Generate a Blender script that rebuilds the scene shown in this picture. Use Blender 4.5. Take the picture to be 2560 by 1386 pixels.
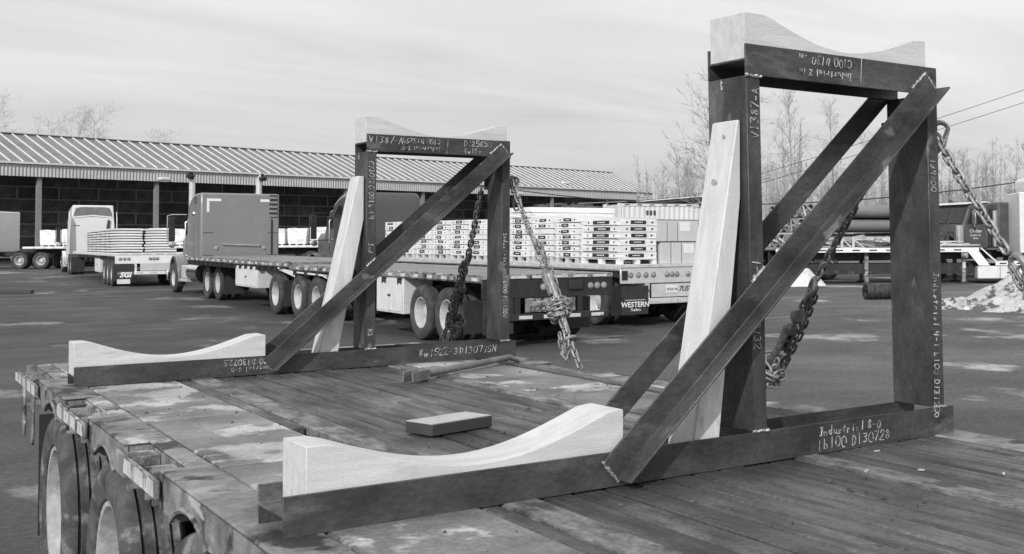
import bpy, math, random
from mathutils import Matrix, Vector
random.seed(11)
for o in list(bpy.data.objects): bpy.data.objects.remove(o)
S = bpy.context.scene
COL = S.collection
R = math.radians

# ------------------------------------------------------------------ camera
cam = bpy.data.cameras.new('camera'); cam_o = bpy.data.objects.new('camera', cam); COL.objects.link(cam_o)
S.camera = cam_o
CX, CY, CZ = -0.897, -2.906, 1.815
yaw, pitch, roll = .6765, .0309, -.0051
fw = Vector((math.sin(yaw)*math.cos(pitch), math.cos(yaw)*math.cos(pitch), math.sin(pitch)))
ri = Vector((math.cos(yaw), -math.sin(yaw), 0)); up = ri.cross(fw)
r2 = math.cos(roll)*ri + math.sin(roll)*up; u2 = -math.sin(roll)*ri + math.cos(roll)*up
m = Matrix.Identity(4)
for i in range(3):
    m[i][0] = r2[i]; m[i][1] = u2[i]; m[i][2] = -fw[i]; m[i][3] = (CX, CY, CZ)[i]
cam_o.matrix_world = m
cam.sensor_width = 36; cam.lens = 2895.28/2560*36
cam.shift_x = (1280-1860.5)/2560; cam.shift_y = (516.15-693)/2560
cam.clip_start = .05; cam.clip_end = 3000

# ------------------------------------------------------------------ world and sun
SUN_STRENGTH, SKY_STRENGTH = 2.9, .088
to_sun = Vector((-.77*math.cos(R(30)), -.64*math.cos(R(30)), math.sin(R(30)))).normalized()
W = bpy.data.worlds.new('World'); S.world = W; W.use_nodes = True
nt = W.node_tree; nt.nodes.clear()
def N(nt, t, **k):
    n = nt.nodes.new(t)
    for a, b in k.items():
        if a == 'op': n.operation = b
        else: setattr(n, a, b)
    return n
def math_node(nt, op, a, b=None, clamp=False):
    n = N(nt, 'ShaderNodeMath', op=op); n.use_clamp = clamp
    for i, x in enumerate((a, b)):
        if x is None: continue
        if isinstance(x, (int, float)): n.inputs[i].default_value = x
        else: nt.links.new(x, n.inputs[i])
    return n.outputs[0]
sky = N(nt, 'ShaderNodeTexSky', sky_type='NISHITA'); sky.sun_disc = False
sky.sun_elevation = math.asin(to_sun.z); sky.sun_rotation = math.atan2(to_sun.x, to_sun.y)
sky.air_density = 1.0; sky.dust_density = 2.0
bw = N(nt, 'ShaderNodeRGBToBW'); nt.links.new(sky.outputs[0], bw.inputs[0])
tc = N(nt, 'ShaderNodeTexCoord'); sep = N(nt, 'ShaderNodeSeparateXYZ'); nt.links.new(tc.outputs['Generated'], sep.inputs[0])
zz = math_node(nt, 'MAXIMUM', sep.outputs[2], 0.0)
zz = math_node(nt, 'ADD', zz, .12)
px_ = math_node(nt, 'DIVIDE', sep.outputs[0], zz); py_ = math_node(nt, 'DIVIDE', sep.outputs[1], zz)
cmb = N(nt, 'ShaderNodeCombineXYZ'); nt.links.new(px_, cmb.inputs[0]); nt.links.new(py_, cmb.inputs[1])
mp = N(nt, 'ShaderNodeMapping'); mp.inputs['Rotation'].default_value = (0, 0, R(52)); mp.inputs['Scale'].default_value = (.5, 1.25, 1)
nt.links.new(cmb.outputs[0], mp.inputs[0])
nz = N(nt, 'ShaderNodeTexNoise'); nz.inputs['Scale'].default_value = 1.1; nz.inputs['Detail'].default_value = 8; nz.inputs['Roughness'].default_value = .56
nz.inputs['Distortion'].default_value = .5
nt.links.new(mp.outputs[0], nz.inputs['Vector'])
mr = N(nt, 'ShaderNodeMapRange'); mr.inputs[1].default_value = .3; mr.inputs[2].default_value = .68; mr.inputs[3].default_value = 9.2; mr.inputs[4].default_value = 12.0
nt.links.new(nz.outputs[0], mr.inputs[0])
# a thin cloud veil over the clear sky, a little denser and greyer low down
mixf = N(nt, 'ShaderNodeMix'); mixf.inputs[0].default_value = .82
nt.links.new(bw.outputs[0], mixf.inputs[2]); nt.links.new(mr.outputs[0], mixf.inputs[3])
el = N(nt, 'ShaderNodeMapRange'); el.inputs[1].default_value = 0; el.inputs[2].default_value = .22; el.inputs[3].default_value = .68; el.inputs[4].default_value = 1.02
nt.links.new(sep.outputs[2], el.inputs[0])
vv = math_node(nt, 'MULTIPLY', mixf.outputs[0], el.outputs[0])
bg = N(nt, 'ShaderNodeBackground'); bg.inputs[1].default_value = SKY_STRENGTH; nt.links.new(vv, bg.inputs[0])
wo = N(nt, 'ShaderNodeOutputWorld'); nt.links.new(bg.outputs[0], wo.inputs[0])
sl = bpy.data.lights.new('sun', 'SUN'); sl.energy = SUN_STRENGTH; sl.angle = R(1.6); sl.color = (1, 1, 1)
so = bpy.data.objects.new('sun', sl); COL.objects.link(so); so.rotation_euler = to_sun.to_track_quat('Z', 'Y').to_euler(); so.location = (-30, -25, 30)
S.view_settings.view_transform = 'Standard'; S.view_settings.look = 'None'; S.view_settings.exposure = 0; S.view_settings.gamma = 1
S.view_settings.use_curve_mapping = False

# ------------------------------------------------------------------ materials (the photograph is black and white: all greys)
MATS = {}
def mat(name, c, c2=None, scale=4, rough=.6, rough2=None, bump=0, bsc=60, stretch=(1, 1, 1), con=(.35, .65), metal=0, detail=6,
        rv=0, big=None, grad=None, scr=None, speck=None, coord='Object', c3=None, s3=1.3, con3=(.56, .66), spec=.5, wave=None, bdist=.01, st3=None, coat=0):
    if name in MATS: return MATS[name]
    M = bpy.data.materials.new(name); M.use_nodes = True; t = M.node_tree; t.nodes.clear(); L = t.links
    out = N(t, 'ShaderNodeOutputMaterial'); b = N(t, 'ShaderNodeBsdfPrincipled'); L.new(b.outputs[0], out.inputs[0])
    b.inputs['Metallic'].default_value = metal; b.inputs['Specular IOR Level'].default_value = spec
    if coat: b.inputs['Coat Weight'].default_value = coat; b.inputs['Coat Roughness'].default_value = .12
    if coord == 'World':
        g = N(t, 'ShaderNodeNewGeometry'); vec = g.outputs['Position']
    else:
        g = N(t, 'ShaderNodeTexCoord'); vec = g.outputs['Object']
    oi = N(t, 'ShaderNodeObjectInfo')
    if coord != 'World':
        ad = N(t, 'ShaderNodeVectorMath', operation='MULTIPLY_ADD'); ad.inputs[1].default_value = (37, 53, 71)
        L.new(oi.outputs['Random'], ad.inputs[0]); L.new(vec, ad.inputs[2]); vec = ad.outputs[0]
    def mapped(st):
        mp = N(t, 'ShaderNodeMapping'); mp.inputs['Scale'].default_value = st; L.new(vec, mp.inputs[0]); return mp.outputs[0]
    v1 = mapped(stretch)
    def noise(v, sc, det=detail, rg=.6):
        n = N(t, 'ShaderNodeTexNoise'); n.inputs['Scale'].default_value = sc; n.inputs['Detail'].default_value = det; n.inputs['Roughness'].default_value = rg
        L.new(v, n.inputs['Vector']); return n.outputs[0]
    def rng(x, a, bb, lo, hi, smooth=False):
        r = N(t, 'ShaderNodeMapRange'); r.inputs[1].default_value = a; r.inputs[2].default_value = bb; r.inputs[3].default_value = lo; r.inputs[4].default_value = hi
        if smooth: r.interpolation_type = 'SMOOTHSTEP'
        L.new(x, r.inputs[0]); return r.outputs[0]
    if c2 is None: c2 = c
    n1 = noise(v1, scale)
    f = rng(n1, con[0], con[1], 0, 1)
    val = rng(f, 0, 1, c, c2)
    if wave:                                                     # plank joints or ribs: (axis, period, width, dark)
        ax, per, wd, dk = wave
        sp = N(t, 'ShaderNodeSeparateXYZ'); L.new(g.outputs['Position'] if coord == 'World' else g.outputs['Object'], sp.inputs[0])
        fr = math_node(t, 'FRACT', math_node(t, 'DIVIDE', sp.outputs[ax], per))
        ln = math_node(t, 'LESS_THAN', fr, wd/per)
        k = math_node(t, 'SUBTRACT', 1.0, math_node(t, 'MULTIPLY', ln, 1-dk))
        val = math_node(t, 'MULTIPLY', val, k)
    if c3 is not None:
        v3 = mapped(st3 or stretch); n3 = noise(v3, s3, 5, .62); f3 = rng(n3, con3[0], con3[1], 0, 1, True)
        mx = N(t, 'ShaderNodeMix'); L.new(f3, mx.inputs[0]); L.new(val, mx.inputs[2]); mx.inputs[3].default_value = c3; val = mx.outputs[0]
    if scr:                                                      # fine scratches / grain lines: (stretch, scale, value, threshold)
        ns_ = noise(mapped(scr[0]), scr[1], 3, .5); fs_ = rng(ns_, scr[3], scr[3]+.05, 0, 1)
        mx = N(t, 'ShaderNodeMix'); L.new(math_node(t, 'MULTIPLY', fs_, .8), mx.inputs[0]); L.new(val, mx.inputs[2]); mx.inputs[3].default_value = scr[2]; val = mx.outputs[0]
    if speck:
        nk = noise(vec, speck[0], 2, .5); val = math_node(t, 'MULTIPLY', val, rng(nk, .3, .7, speck[1], speck[2]))
    if grad:
        gg = N(t, 'ShaderNodeNewGeometry'); dp = N(t, 'ShaderNodeVectorMath', operation='DOT_PRODUCT'); L.new(gg.outputs['Position'], dp.inputs[0]); dp.inputs[1].default_value = grad[0]
        val = math_node(t, 'MULTIPLY', val, rng(dp.outputs['Value'], grad[1], grad[2], grad[3], grad[4], True))
    if big:
        gg = N(t, 'ShaderNodeNewGeometry'); nbg = noise(gg.outputs['Position'], big[0], 7, .65); val = math_node(t, 'MULTIPLY', val, rng(nbg, .32, .68, big[1], big[2]))
    if rv:
        k = rng(oi.outputs['Random'], 0, 1, 1-rv, 1+rv); val = math_node(t, 'MULTIPLY', val, k)
    cb = N(t, 'ShaderNodeCombineColor')
    for i in range(3): L.new(val, cb.inputs[i])
    L.new(cb.outputs[0], b.inputs['Base Color'])
    if rough2 is not None: L.new(rng(f, 0, 1, rough, rough2), b.inputs['Roughness'])
    else: b.inputs['Roughness'].default_value = rough
    if bump:
        nb = noise(v1, bsc, 5); bp = N(t, 'ShaderNodeBump'); bp.inputs['Strength'].default_value = bump; bp.inputs['Distance'].default_value = bdist
        L.new(nb, bp.inputs['Height']); L.new(bp.outputs[0], b.inputs['Normal'])
    MATS[name] = M; return M

m_asphalt = mat('asphalt', .044, .066, scale=.5, rough=.85, rough2=.66, bump=.7, bsc=34, coord='World', c3=.24, s3=.34, con3=(.565, .65), detail=12, con=(.36, .62), st3=(1.0, .6, 1), bdist=.015, big=(.085, .58, 1.45), speck=(16, .7, 1.35), grad=((.78, -.626, 0), -10, 12, .82, 1.75), scr=((.12, 1.4, 1), 1.3, .16, .66))
m_steel = mat('mill_scale_steel', .022, .070, scale=5, rough=.58, rough2=.40, bump=.3, bsc=50, stretch=(1.3, 1.3, .7), c3=.13, s3=3.6, con3=(.56, .74), st3=(1.6, 1.6, .6), detail=9, speck=(60, .85, 1.18), scr=((1, 1, .5), 9, .17, .66))
m_steel_b = mat('mill_scale_steel_rolled', .022, .072, scale=5, rough=.55, rough2=.38, bump=.3, bsc=50, stretch=(.7, 1.3, 1.3), c3=.14, s3=3.6, con3=(.55, .74), st3=(.6, 1.4, 1.8), detail=9, speck=(60, .85, 1.18), scr=((.5, 1, 1), 9, .17, .66))
m_weld = mat('weld_metal', .25, .5, scale=40, rough=.35, metal=.6, bump=.5, bsc=120)
m_chalk = mat('chalk', .16, .55, scale=28, rough=.95, con=(.38, .58))
m_wood = mat('fresh_sawn_wood', .52, .64, scale=3.2, rough=.78, bump=.2, bsc=34, stretch=(1, 9, 9), c3=.34, s3=3.2, con3=(.60, .76), st3=(.9, 3, 3), detail=9, rv=.04, scr=((.8, 40, 40), 2.4, .46, .75), speck=(120, .95, 1.04))
m_woodv = mat('fresh_sawn_post_wood', .53, .65, scale=3.2, rough=.78, bump=.2, bsc=34, stretch=(9, 9, 1), c3=.34, s3=3.2, con3=(.60, .76), st3=(3, 3, .9), detail=9, scr=((40, 40, .8), 2.4, .44, .75), speck=(120, .95, 1.04))
m_knot = mat('wood_knot', .30, .46, scale=70, rough=.8)
m_plank = mat('wet_deck_plank', .045, .105, scale=2.6, rough=.66, rough2=.36, bump=.6, bsc=22, stretch=(6, .8, 6), c3=.20, s3=1.7, con3=(.55, .76), st3=(3, .9, 2), detail=11, rv=.12, big=(1.5, .42, 1.5), scr=((26, .8, 10), 2.2, .17, .66), speck=(70, .75, 1.25))
m_plate = mat('worn_plate_painted_glints', .10, .21, scale=2.4, rough=.55, rough2=.36, bump=.4, bsc=40, c3=.42, s3=1.6, con3=(.515, .575), st3=(1.5, 1.2, 1), detail=11, rv=.12, big=(2.2, .6, 1.35), speck=(60, .8, 1.2))  # pale patches put sky glare off water and ice into the colour
m_strip = mat('worn_deck_strip', .10, .26, scale=5, rough=.65, bump=.5, bsc=40, stretch=(4, 1.2, 4), c3=.07, s3=4, con3=(.50, .62), st3=(3, 1.5, 3), detail=11, big=(1.8, .6, 1.3), speck=(60, .75, 1.25))
m_rail = mat('weathered_rail', .10, .30, scale=7, rough=.72, bump=.6, bsc=50, c3=.035, s3=5.0, con3=(.52, .62), detail=12, scr=((1.6, .8, 4), 3.2, .46, .60), big=(2.5, .7, 1.25))
m_tape = mat('worn_reflective_tape', .42, .72, scale=9, rough=.5, c3=.2, s3=9, con3=(.58, .66))
m_block = mat('dark_sided_block', .035, .055, scale=8, rough=.7, bump=.2)
m_blocktop = mat('block_sawn_top', .40, .52, scale=7, rough=.7, bump=.2)
m_bar = mat('dusty_steel_bar', .13, .22, scale=10, rough=.6, bump=.3, bsc=90)
m_chain = mat('worn_chain', .18, .38, scale=18, rough=.5, rough2=.35, metal=.35, bump=.4, bsc=150)
m_chain_d = mat('rusty_dark_chain', .075, .18, scale=18, rough=.6, metal=.2, bump=.4, bsc=150)
m_tyre = mat('tyre_rubber', .035, .055, scale=7, rough=.85, bump=.3, bsc=60, c3=.085, s3=3, con3=(.5, .66))
m_tyre_d = mat('muddy_tyre', .04, .10, scale=9, rough=.88, bump=.6, bsc=40, c3=.22, s3=8, con3=(.52, .68), detail=9)
m_rim = mat('painted_rim', .38, .55, scale=6, rough=.5, c3=.2, s3=4, con3=(.6, .75))
m_rim_d = mat('muddy_rim', .26, .48, scale=9, rough=.8, bump=.5, bsc=40, c3=.5, s3=6, con3=(.56, .66))
m_alu = mat('aluminium', .62, .72, scale=5, rough=.38, metal=.35, c3=.5, s3=2, con3=(.6, .75))
m_chrome = mat('chrome', .8, .85, rough=.16, metal=1)
m_stack = mat('polished_stack', .72, .82, scale=4, rough=.28, metal=.45)
m_black = mat('black_paint', .018, .03, scale=6, rough=.5)
m_under = mat('dirty_underframe', .018, .036, scale=5, rough=.8, c3=.09, s3=4, con3=(.6, .75))
m_rubber = mat('mudflap_rubber', .022, .035, scale=5, rough=.7)
m_glass = mat('dark_glass', .012, .02, rough=.08, spec=.6)
m_lens = mat('lamp_lens', .24, .34, scale=9, rough=.25)
m_white = mat('white_paint', .70, .78, scale=3, rough=.4, c3=.55, s3=2, con3=(.6, .75))
m_whitebox = mat('scuffed_white_box', .60, .70, scale=4, rough=.5, c3=.35, s3=3.2, con3=(.62, .7))
m_grey = mat('mid_grey_truck_paint', .20, .225, scale=1.2, rough=.34, coat=.3, c3=.25, s3=.9, con3=(.5, .7))
m_dark = mat('dark_truck_paint', .05, .065, scale=1.2, rough=.3, coat=.35)
m_wtruck = mat('white_truck_paint', .66, .72, scale=1.2, rough=.35, coat=.2)
m_hollow_shade = mat('fairing_hollow_shade', .14, .2, scale=3, rough=.8)  # shade inside the roof fairing, put into the colour
m_old = mat('old_truck_paint', .07, .10, scale=3, rough=.5, c3=.13, s3=3, con3=(.6, .75))
m_fdeck = mat('grey_flatbed_deck', .16, .27, scale=1.4, rough=.7, rough2=.5, stretch=(4, .5, 4), wave=(0, .165, .014, .5), c3=.08, s3=.8, con3=(.6, .72), st3=(2, .3, 1))
m_wrap = mat('white_wrap', .74, .82, scale=5, rough=.45, bump=.3, bsc=12, bdist=.02, rv=.05)
m_wrap2 = mat('wrinkled_white_wrap', .70, .84, scale=6, rough=.5, bump=.8, bsc=7, bdist=.05, rv=.06)
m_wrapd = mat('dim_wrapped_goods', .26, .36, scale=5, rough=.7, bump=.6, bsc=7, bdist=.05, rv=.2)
m_label = mat('black_label', .02, .03, rough=.5)
m_print = mat('white_print', .75, .8, rough=.6)
m_inkgrey = mat('dark_print', .05, .08, rough=.6)
m_carton = mat('pale_carton', .52, .57, scale=4, rough=.7, rv=.05)
m_pallet = mat('pallet_wood', .40, .55, scale=5, rough=.8, bump=.2)
m_gap = mat('shadowed_lath', .05, .08, scale=5, rough=.8)
m_roof = mat('metal_roof', .15, .20, scale=.5, rough=.5, rough2=.42, c3=.28, s3=.3, con3=(.6, .8), detail=8)
m_rib = mat('roof_rib', .60, .74, scale=2, rough=.4)
m_fascia = mat('corrugated_fascia', .40, .48, scale=.8, rough=.5)
m_post = mat('painted_steel_post', .20, .26, scale=2, rough=.6)
m_conc = mat('dark_concrete_block', .10, .20, scale=1.3, rough=.9, c3=.30, s3=.9, con3=(.60, .75), rv=.3)
m_mortar = mat('pale_joint', .42, .55, scale=3, rough=.9)
m_pipe = mat('grey_pipe', .17, .24, scale=1.5, rough=.55, stretch=(1, .3, 1), rv=.08)
m_culv = mat('black_culvert', .022, .05, scale=7, rough=.6, bump=.5, bsc=30)
m_snow = mat('dirty_snow', .42, .60, scale=3, rough=.85, bump=1, bsc=9, bdist=.09, c3=.09, s3=3.6, con3=(.50, .60), detail=10)
m_snowc = mat('clean_snow', .56, .70, scale=3, rough=.8, bump=.6, bsc=8, bdist=.05)
m_bark = mat('grey_bark', .24, .34, scale=6, rough=.9, rv=.25)
m_twig = mat('pale_twigs', .27, .38, scale=6, rough=.9, rv=.2)
m_wire = mat('cable', .03, rough=.6)
m_cont = mat('container_paint', .62, .70, scale=1.2, rough=.5, c3=.5, s3=1.4, con3=(.6, .75))
m_scrap = mat('weathered_board', .30, .55, scale=4, rough=.8, rv=.35)
m_grime = mat('engine_grime', .03, .12, scale=9, rough=.6, rv=.4)

# ------------------------------------------------------------------ mesh helpers
def nrm(v):
    v = Vector(v); return v.normalized() if v.length > 1e-9 else Vector((0, 0, 1))
class MB:
    def __init__(s): s.v = []; s.f = []
    def add(s, vs, fs):
        n = len(s.v); s.v += [tuple(v) for v in vs]; s.f += [tuple(i+n for i in f) for f in fs]; return s
    def box(s, x0, x1, y0, y1, z0, z1):
        return s.add([(x, y, z) for z in (z0, z1) for y in (y0, y1) for x in (x0, x1)],
                     [(0, 2, 3, 1), (4, 5, 7, 6), (0, 1, 5, 4), (2, 6, 7, 3), (0, 4, 6, 2), (1, 3, 7, 5)])
    def obox(s, c, size, rot):
        c = Vector(c); vs = []
        for z in (-.5, .5):
            for y in (-.5, .5):
                for x in (-.5, .5): vs.append(c + rot @ Vector((x*size[0], y*size[1], z*size[2])))
        return s.add(vs, [(0, 2, 3, 1), (4, 5, 7, 6), (0, 1, 5, 4), (2, 6, 7, 3), (0, 4, 6, 2), (1, 3, 7, 5)])
    def bar(s, p, q, w, h, upv=(0, 0, 1)):                       # rectangular bar from p to q
        p, q = Vector(p), Vector(q); t = nrm(q-p); a = t.cross(Vector(upv))
        if a.length < 1e-4: a = t.cross(Vector((1, 0, 0)))
        a.normalize(); b = a.cross(t); vs = []
        for e in (p, q):
            for i, j in ((-1, -1), (1, -1), (1, 1), (-1, 1)): vs.append(e + a*(i*w/2) + b*(j*h/2))
        return s.add(vs, [(3, 2, 1, 0), (4, 5, 6, 7), (0, 1, 5, 4), (1, 2, 6, 5), (2, 3, 7, 6), (3, 0, 4, 7)])
    def tube(s, pts, r, n=8, closed=False, cap=True):
        pts = [Vector(p) for p in pts]; k = len(pts); rr = r if isinstance(r, (list, tuple)) else [r]*k
        base = len(s.v); prev = None
        for i, p in enumerate(pts):
            if closed: t = nrm(pts[(i+1) % k]-pts[i-1])
            else: t = nrm(pts[min(i+1, k-1)]-pts[max(i-1, 0)])
            if prev is None:
                a = t.cross(Vector((0, 0, 1)))
                if a.length < .1: a = t.cross(Vector((1, 0, 0)))
            else: a = prev - t*prev.dot(t)
            a.normalize(); prev = a; b = t.cross(a)
            for j in range(n):
                an = 2*math.pi*j/n; s.v.append(tuple(p + (a*math.cos(an)+b*math.sin(an))*rr[i]))
        for i in range(k if closed else k-1):
            for j in range(n):
                i2 = (i+1) % k; s.f.append((base+i*n+j, base+i*n+(j+1) % n, base+i2*n+(j+1) % n, base+i2*n+j))
        if cap and not closed:
            s.f.append(tuple(base+j for j in reversed(range(n)))); s.f.append(tuple(base+(k-1)*n+j for j in range(n)))
        return s
    def cyl(s, p, q, r, n=14, r2=None): return s.tube([p, q], [r, r if r2 is None else r2], n)
    def lathe(s, prof, o=(0, 0, 0), ax='x', n=32, closed=False):  # prof: (radius, position along axis)
        base = len(s.v); k = len(prof)
        for r, a in prof:
            for j in range(n):
                c, d = r*math.cos(2*math.pi*j/n), r*math.sin(2*math.pi*j/n)
                p = (a, c, d) if ax == 'x' else ((c, a, d) if ax == 'y' else (c, d, a))
                s.v.append((p[0]+o[0], p[1]+o[1], p[2]+o[2]))
        for i in range(k if closed else k-1):
            i2 = (i+1) % k
            for j in range(n): s.f.append((base+i*n+j, base+i2*n+j, base+i2*n+(j+1) % n, base+i*n+(j+1) % n))
        return s
    def prism(s, poly, a0, a1, ax='y'):                           # poly in the two other axes, in order
        k = len(poly); vs = []
        for a in (a0, a1):
            for u, w in poly: vs.append((u, a, w) if ax == 'y' else ((a, u, w) if ax == 'x' else (u, w, a)))
        fs = [tuple(range(k)), tuple(reversed(range(k, 2*k)))]
        fs += [(i, i+k, (i+1) % k+k, (i+1) % k) for i in range(k)]
        return s.add(vs, fs)
    def xf(s, fn): s.v = [tuple(fn(*v)) for v in s.v]; return s
    def mesh(s, name, mt, smooth=False, ang=35):
        me = bpy.data.meshes.new(name); me.from_pydata(s.v, [], s.f); me.materials.append(mt)
        bm_fix(me)
        if smooth:
            me.polygons.foreach_set('use_smooth', [True]*len(me.polygons)); me.set_sharp_from_angle(angle=R(ang))
        return me
    def build(s, name, mt, parent=None, loc=(0, 0, 0), rot=None, smooth=False, bevel=0, seg=2, ang=35):
        return inst(name, s.mesh(name, mt, smooth or bevel > 0, ang), parent, loc, rot, bevel, seg)
import bmesh
def bm_fix(me):
    b = bmesh.new(); b.from_mesh(me); bmesh.ops.recalc_face_normals(b, faces=b.faces); b.to_mesh(me); b.free()
def inst(name, me, parent=None, loc=(0, 0, 0), rot=None, bevel=0, seg=2):
    o = bpy.data.objects.new(name, me); COL.objects.link(o); o.location = loc
    if rot is not None:
        if isinstance(rot, Matrix): o.rotation_euler = rot.to_euler()
        else: o.rotation_euler = rot
    if parent is not None: o.parent = parent
    if bevel:
        bv = o.modifiers.new('bevel', 'BEVEL'); bv.width = bevel; bv.segments = seg; bv.limit_method = 'ANGLE'; bv.angle_limit = R(40)
    return o
def tag(o, label, cat, group=None):
    o['label'] = label; o['category'] = cat
    if group: o['group'] = group
    return o
def thing(name, label, cat, loc=(0, 0, 0), rot=(0, 0, 0), group=None):
    o = bpy.data.objects.new(name, None); COL.objects.link(o); o.location = loc; o.rotation_euler = rot; o.empty_display_size = .2
    return tag(o, label, cat, group)
def struct(o): o['kind'] = 'structure'; return o
def rotz(a): return Matrix.Rotation(a, 3, 'Z')
def text_mesh(s, size, mt, bold=0.0, shear=0.0, depth=.003):
    c = bpy.data.curves.new('txt', 'FONT'); c.body = s; c.size = size; c.align_x = 'CENTER'; c.align_y = 'CENTER'; c.offset = bold; c.shear = shear; c.extrude = depth; c.resolution_u = 2
    o = bpy.data.objects.new('txt', c); COL.objects.link(o)
    me = bpy.data.meshes.new_from_object(o, depsgraph=bpy.context.evaluated_depsgraph_get()); me.materials.clear(); me.materials.append(mt)
    bpy.data.objects.remove(o); return me
# chalk hand: strokes on a 4 x 6 grid
G = {'0': [[(1.5, 0), (.2, 1.5), (.3, 4.5), (1.7, 6), (3.4, 5), (3.7, 2), (2.8, .2), (1.5, 0)]], '1': [[(2, 0), (2.2, 6)]],
 '2': [[(.3, 4.6), (1.2, 6), (3.1, 5.6), (3.2, 4), (.2, .2), (3.8, 0)]], '3': [[(.4, 5.6), (2.8, 5.9), (3.3, 4.6), (1.5, 3.2), (3.4, 2), (2.6, .2), (.3, .3)]],
 '4': [[(.6, 6), (.5, 3), (3.6, 3)], [(3, 6), (2.8, 0)]], '5': [[(3.6, 6), (.8, 5.9), (.6, 3.6), (3, 3.4), (3.3, 1), (1.6, 0), (.2, .6)]],
 '6': [[(3, 6), (.6, 3), (.6, .8), (2, 0), (3.4, 1.2), (2.6, 2.8), (.6, 2)]], '7': [[(.2, 5.8), (3.6, 6), (1.4, 0)]],
 '8': [[(2, 3.1), (.6, 4.6), (2, 6), (3.2, 4.8), (.4, 1.4), (1.8, 0), (3.5, 1.4), (2, 3.1)]], '9': [[(3.3, 4), (1.2, 3.2), (.5, 4.8), (2.2, 6), (3.4, 4.6), (3, 0)]],
 'A': [[(0, 0), (2, 6), (3.6, 0)], [(.8, 2.2), (3, 2.4)]], 'V': [[(.2, 6), (1.9, 0), (3.7, 6)]], 'D': [[(.6, 0), (.8, 6), (3, 5), (3.6, 2.6), (2.6, .4), (.6, 0)]],
 'C': [[(3.6, 5), (2, 6), (.4, 4), (.4, 1.6), (1.8, 0), (3.6, .8)]], 'I': [[(.8, 6), (3.2, 6)], [(2, 6), (2, 0)], [(.7, 0), (3.3, 0)]],
 'b': [[(.8, 6), (.6, 0), (2.8, .2), (3.2, 1.8), (1.8, 2.8), (.7, 2)]], 'n': [[(.4, 3), (.5, 0)], [(.5, 2), (1.8, 3), (2.8, 2.4), (3, 0)]],
 'd': [[(3, 6), (2.9, 0)], [(2.9, 1), (1.5, 0), (.4, 1.4), (1.6, 2.8), (2.9, 2)]], 'u': [[(.5, 3), (.7, .5), (2, 0), (3, 1), (3, 3), (3.2, 0)]],
 's': [[(2.9, 2.7), (1.4, 3), (.8, 2.2), (2.6, 1.2), (2, .1), (.4, .3)]], 't': [[(1.8, 5), (1.7, 0)], [(.5, 3.4), (3, 3.5)]], 'r': [[(.8, 3), (.9, 0)], [(.9, 2), (1.9, 3), (3, 2.7)]],
 'i': [[(1.8, 3), (1.8, 0)], [(1.8, 4.3), (1.9, 4.6)]], 'a': [[(2.8, 2.6), (1.2, 2.9), (.4, 1.2), (1.4, 0), (2.8, 1.2), (2.9, 2.8), (3, 0)]], 'l': [[(1.8, 6), (1.8, 0)]],
 'm': [[(.2, 3), (.2, 0)], [(.2, 2.4), (1.2, 3), (1.7, 0)], [(1.7, 2.4), (2.8, 3), (3.3, 0)]], 'w': [[(.2, 3), (.9, 0), (1.8, 2.6), (2.7, 0), (3.6, 3)]],
 'o': [[(1.6, 0), (.4, 1.4), (1.6, 2.9), (3, 1.6), (1.6, 0)]], 'x': [[(.5, 3), (3, 0)], [(3, 3), (.5, 0)]], '-': [[(.8, 2.6), (2.8, 2.7)]], "'": [[(1.6, 6), (1.4, 5)]], '.': [[(1.6, 0), (1.9, .4)]],
 '"': [[(1.2, 6), (1, 5)], [(2.4, 6), (2.2, 5)]], '/': [[(.4, 0), (2.8, 6)]], '|': [[(1.8, -3), (1.8, 7)]], 'N': [[(.3, 0), (.4, 6), (3, 0), (3.2, 6)]], 'S': [[(3.4, 5.2), (1.8, 6), (.6, 4.6), (3, 2), (2.2, .1), (.3, .7)]]}
rngc = random.Random(5)
def chalk(parent, text, o, xd, yd, h, name='chalk_writing', stroke=.0032, jit=.5):
    o, xd, yd = Vector(o), Vector(xd).normalized(), Vector(yd).normalized(); nd = xd.cross(yd); mb = MB(); u = h/6; cx = 0
    for ch in text:
        if ch == ' ': cx += 3.2; continue
        jy = rngc.uniform(-jit, jit); gs = rngc.uniform(.9, 1.08); sl_c = rngc.uniform(-.03, .15)
        for st in G[ch]:
            pts = [(a*gs+cx+b*sl_c+rngc.uniform(-.22, .22), b*gs+jy+rngc.uniform(-.2, .2)) for a, b in st]
            for (a, b), (c, d) in zip(pts[:-1], pts[1:]):
                if rngc.random() < .02: continue
                w_ = stroke*rngc.uniform(.55, 1.35)
                p = o + xd*(a*u) + yd*(b*u); q = o + xd*(c*u) + yd*(d*u); t = nrm(q-p); sd = nd.cross(t)*(w_/2)
                e = t*stroke*.4; lo = nd*.0006; hi = nd*.0022
                mb.add([p-e-sd+lo, q+e-sd+lo, q+e+sd+lo, p-e+sd+lo, p-e-sd+hi, q+e-sd+hi, q+e+sd+hi, p-e+sd+hi], [(4, 5, 6, 7), (0, 1, 5, 4), (1, 2, 6, 5), (2, 3, 7, 6), (3, 0, 4, 7)])
        cx += rngc.uniform(4.3, 5.2)
    ob = mb.build(name, m_chalk, parent); ob['kind'] = 'stuff'; return ob

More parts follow.
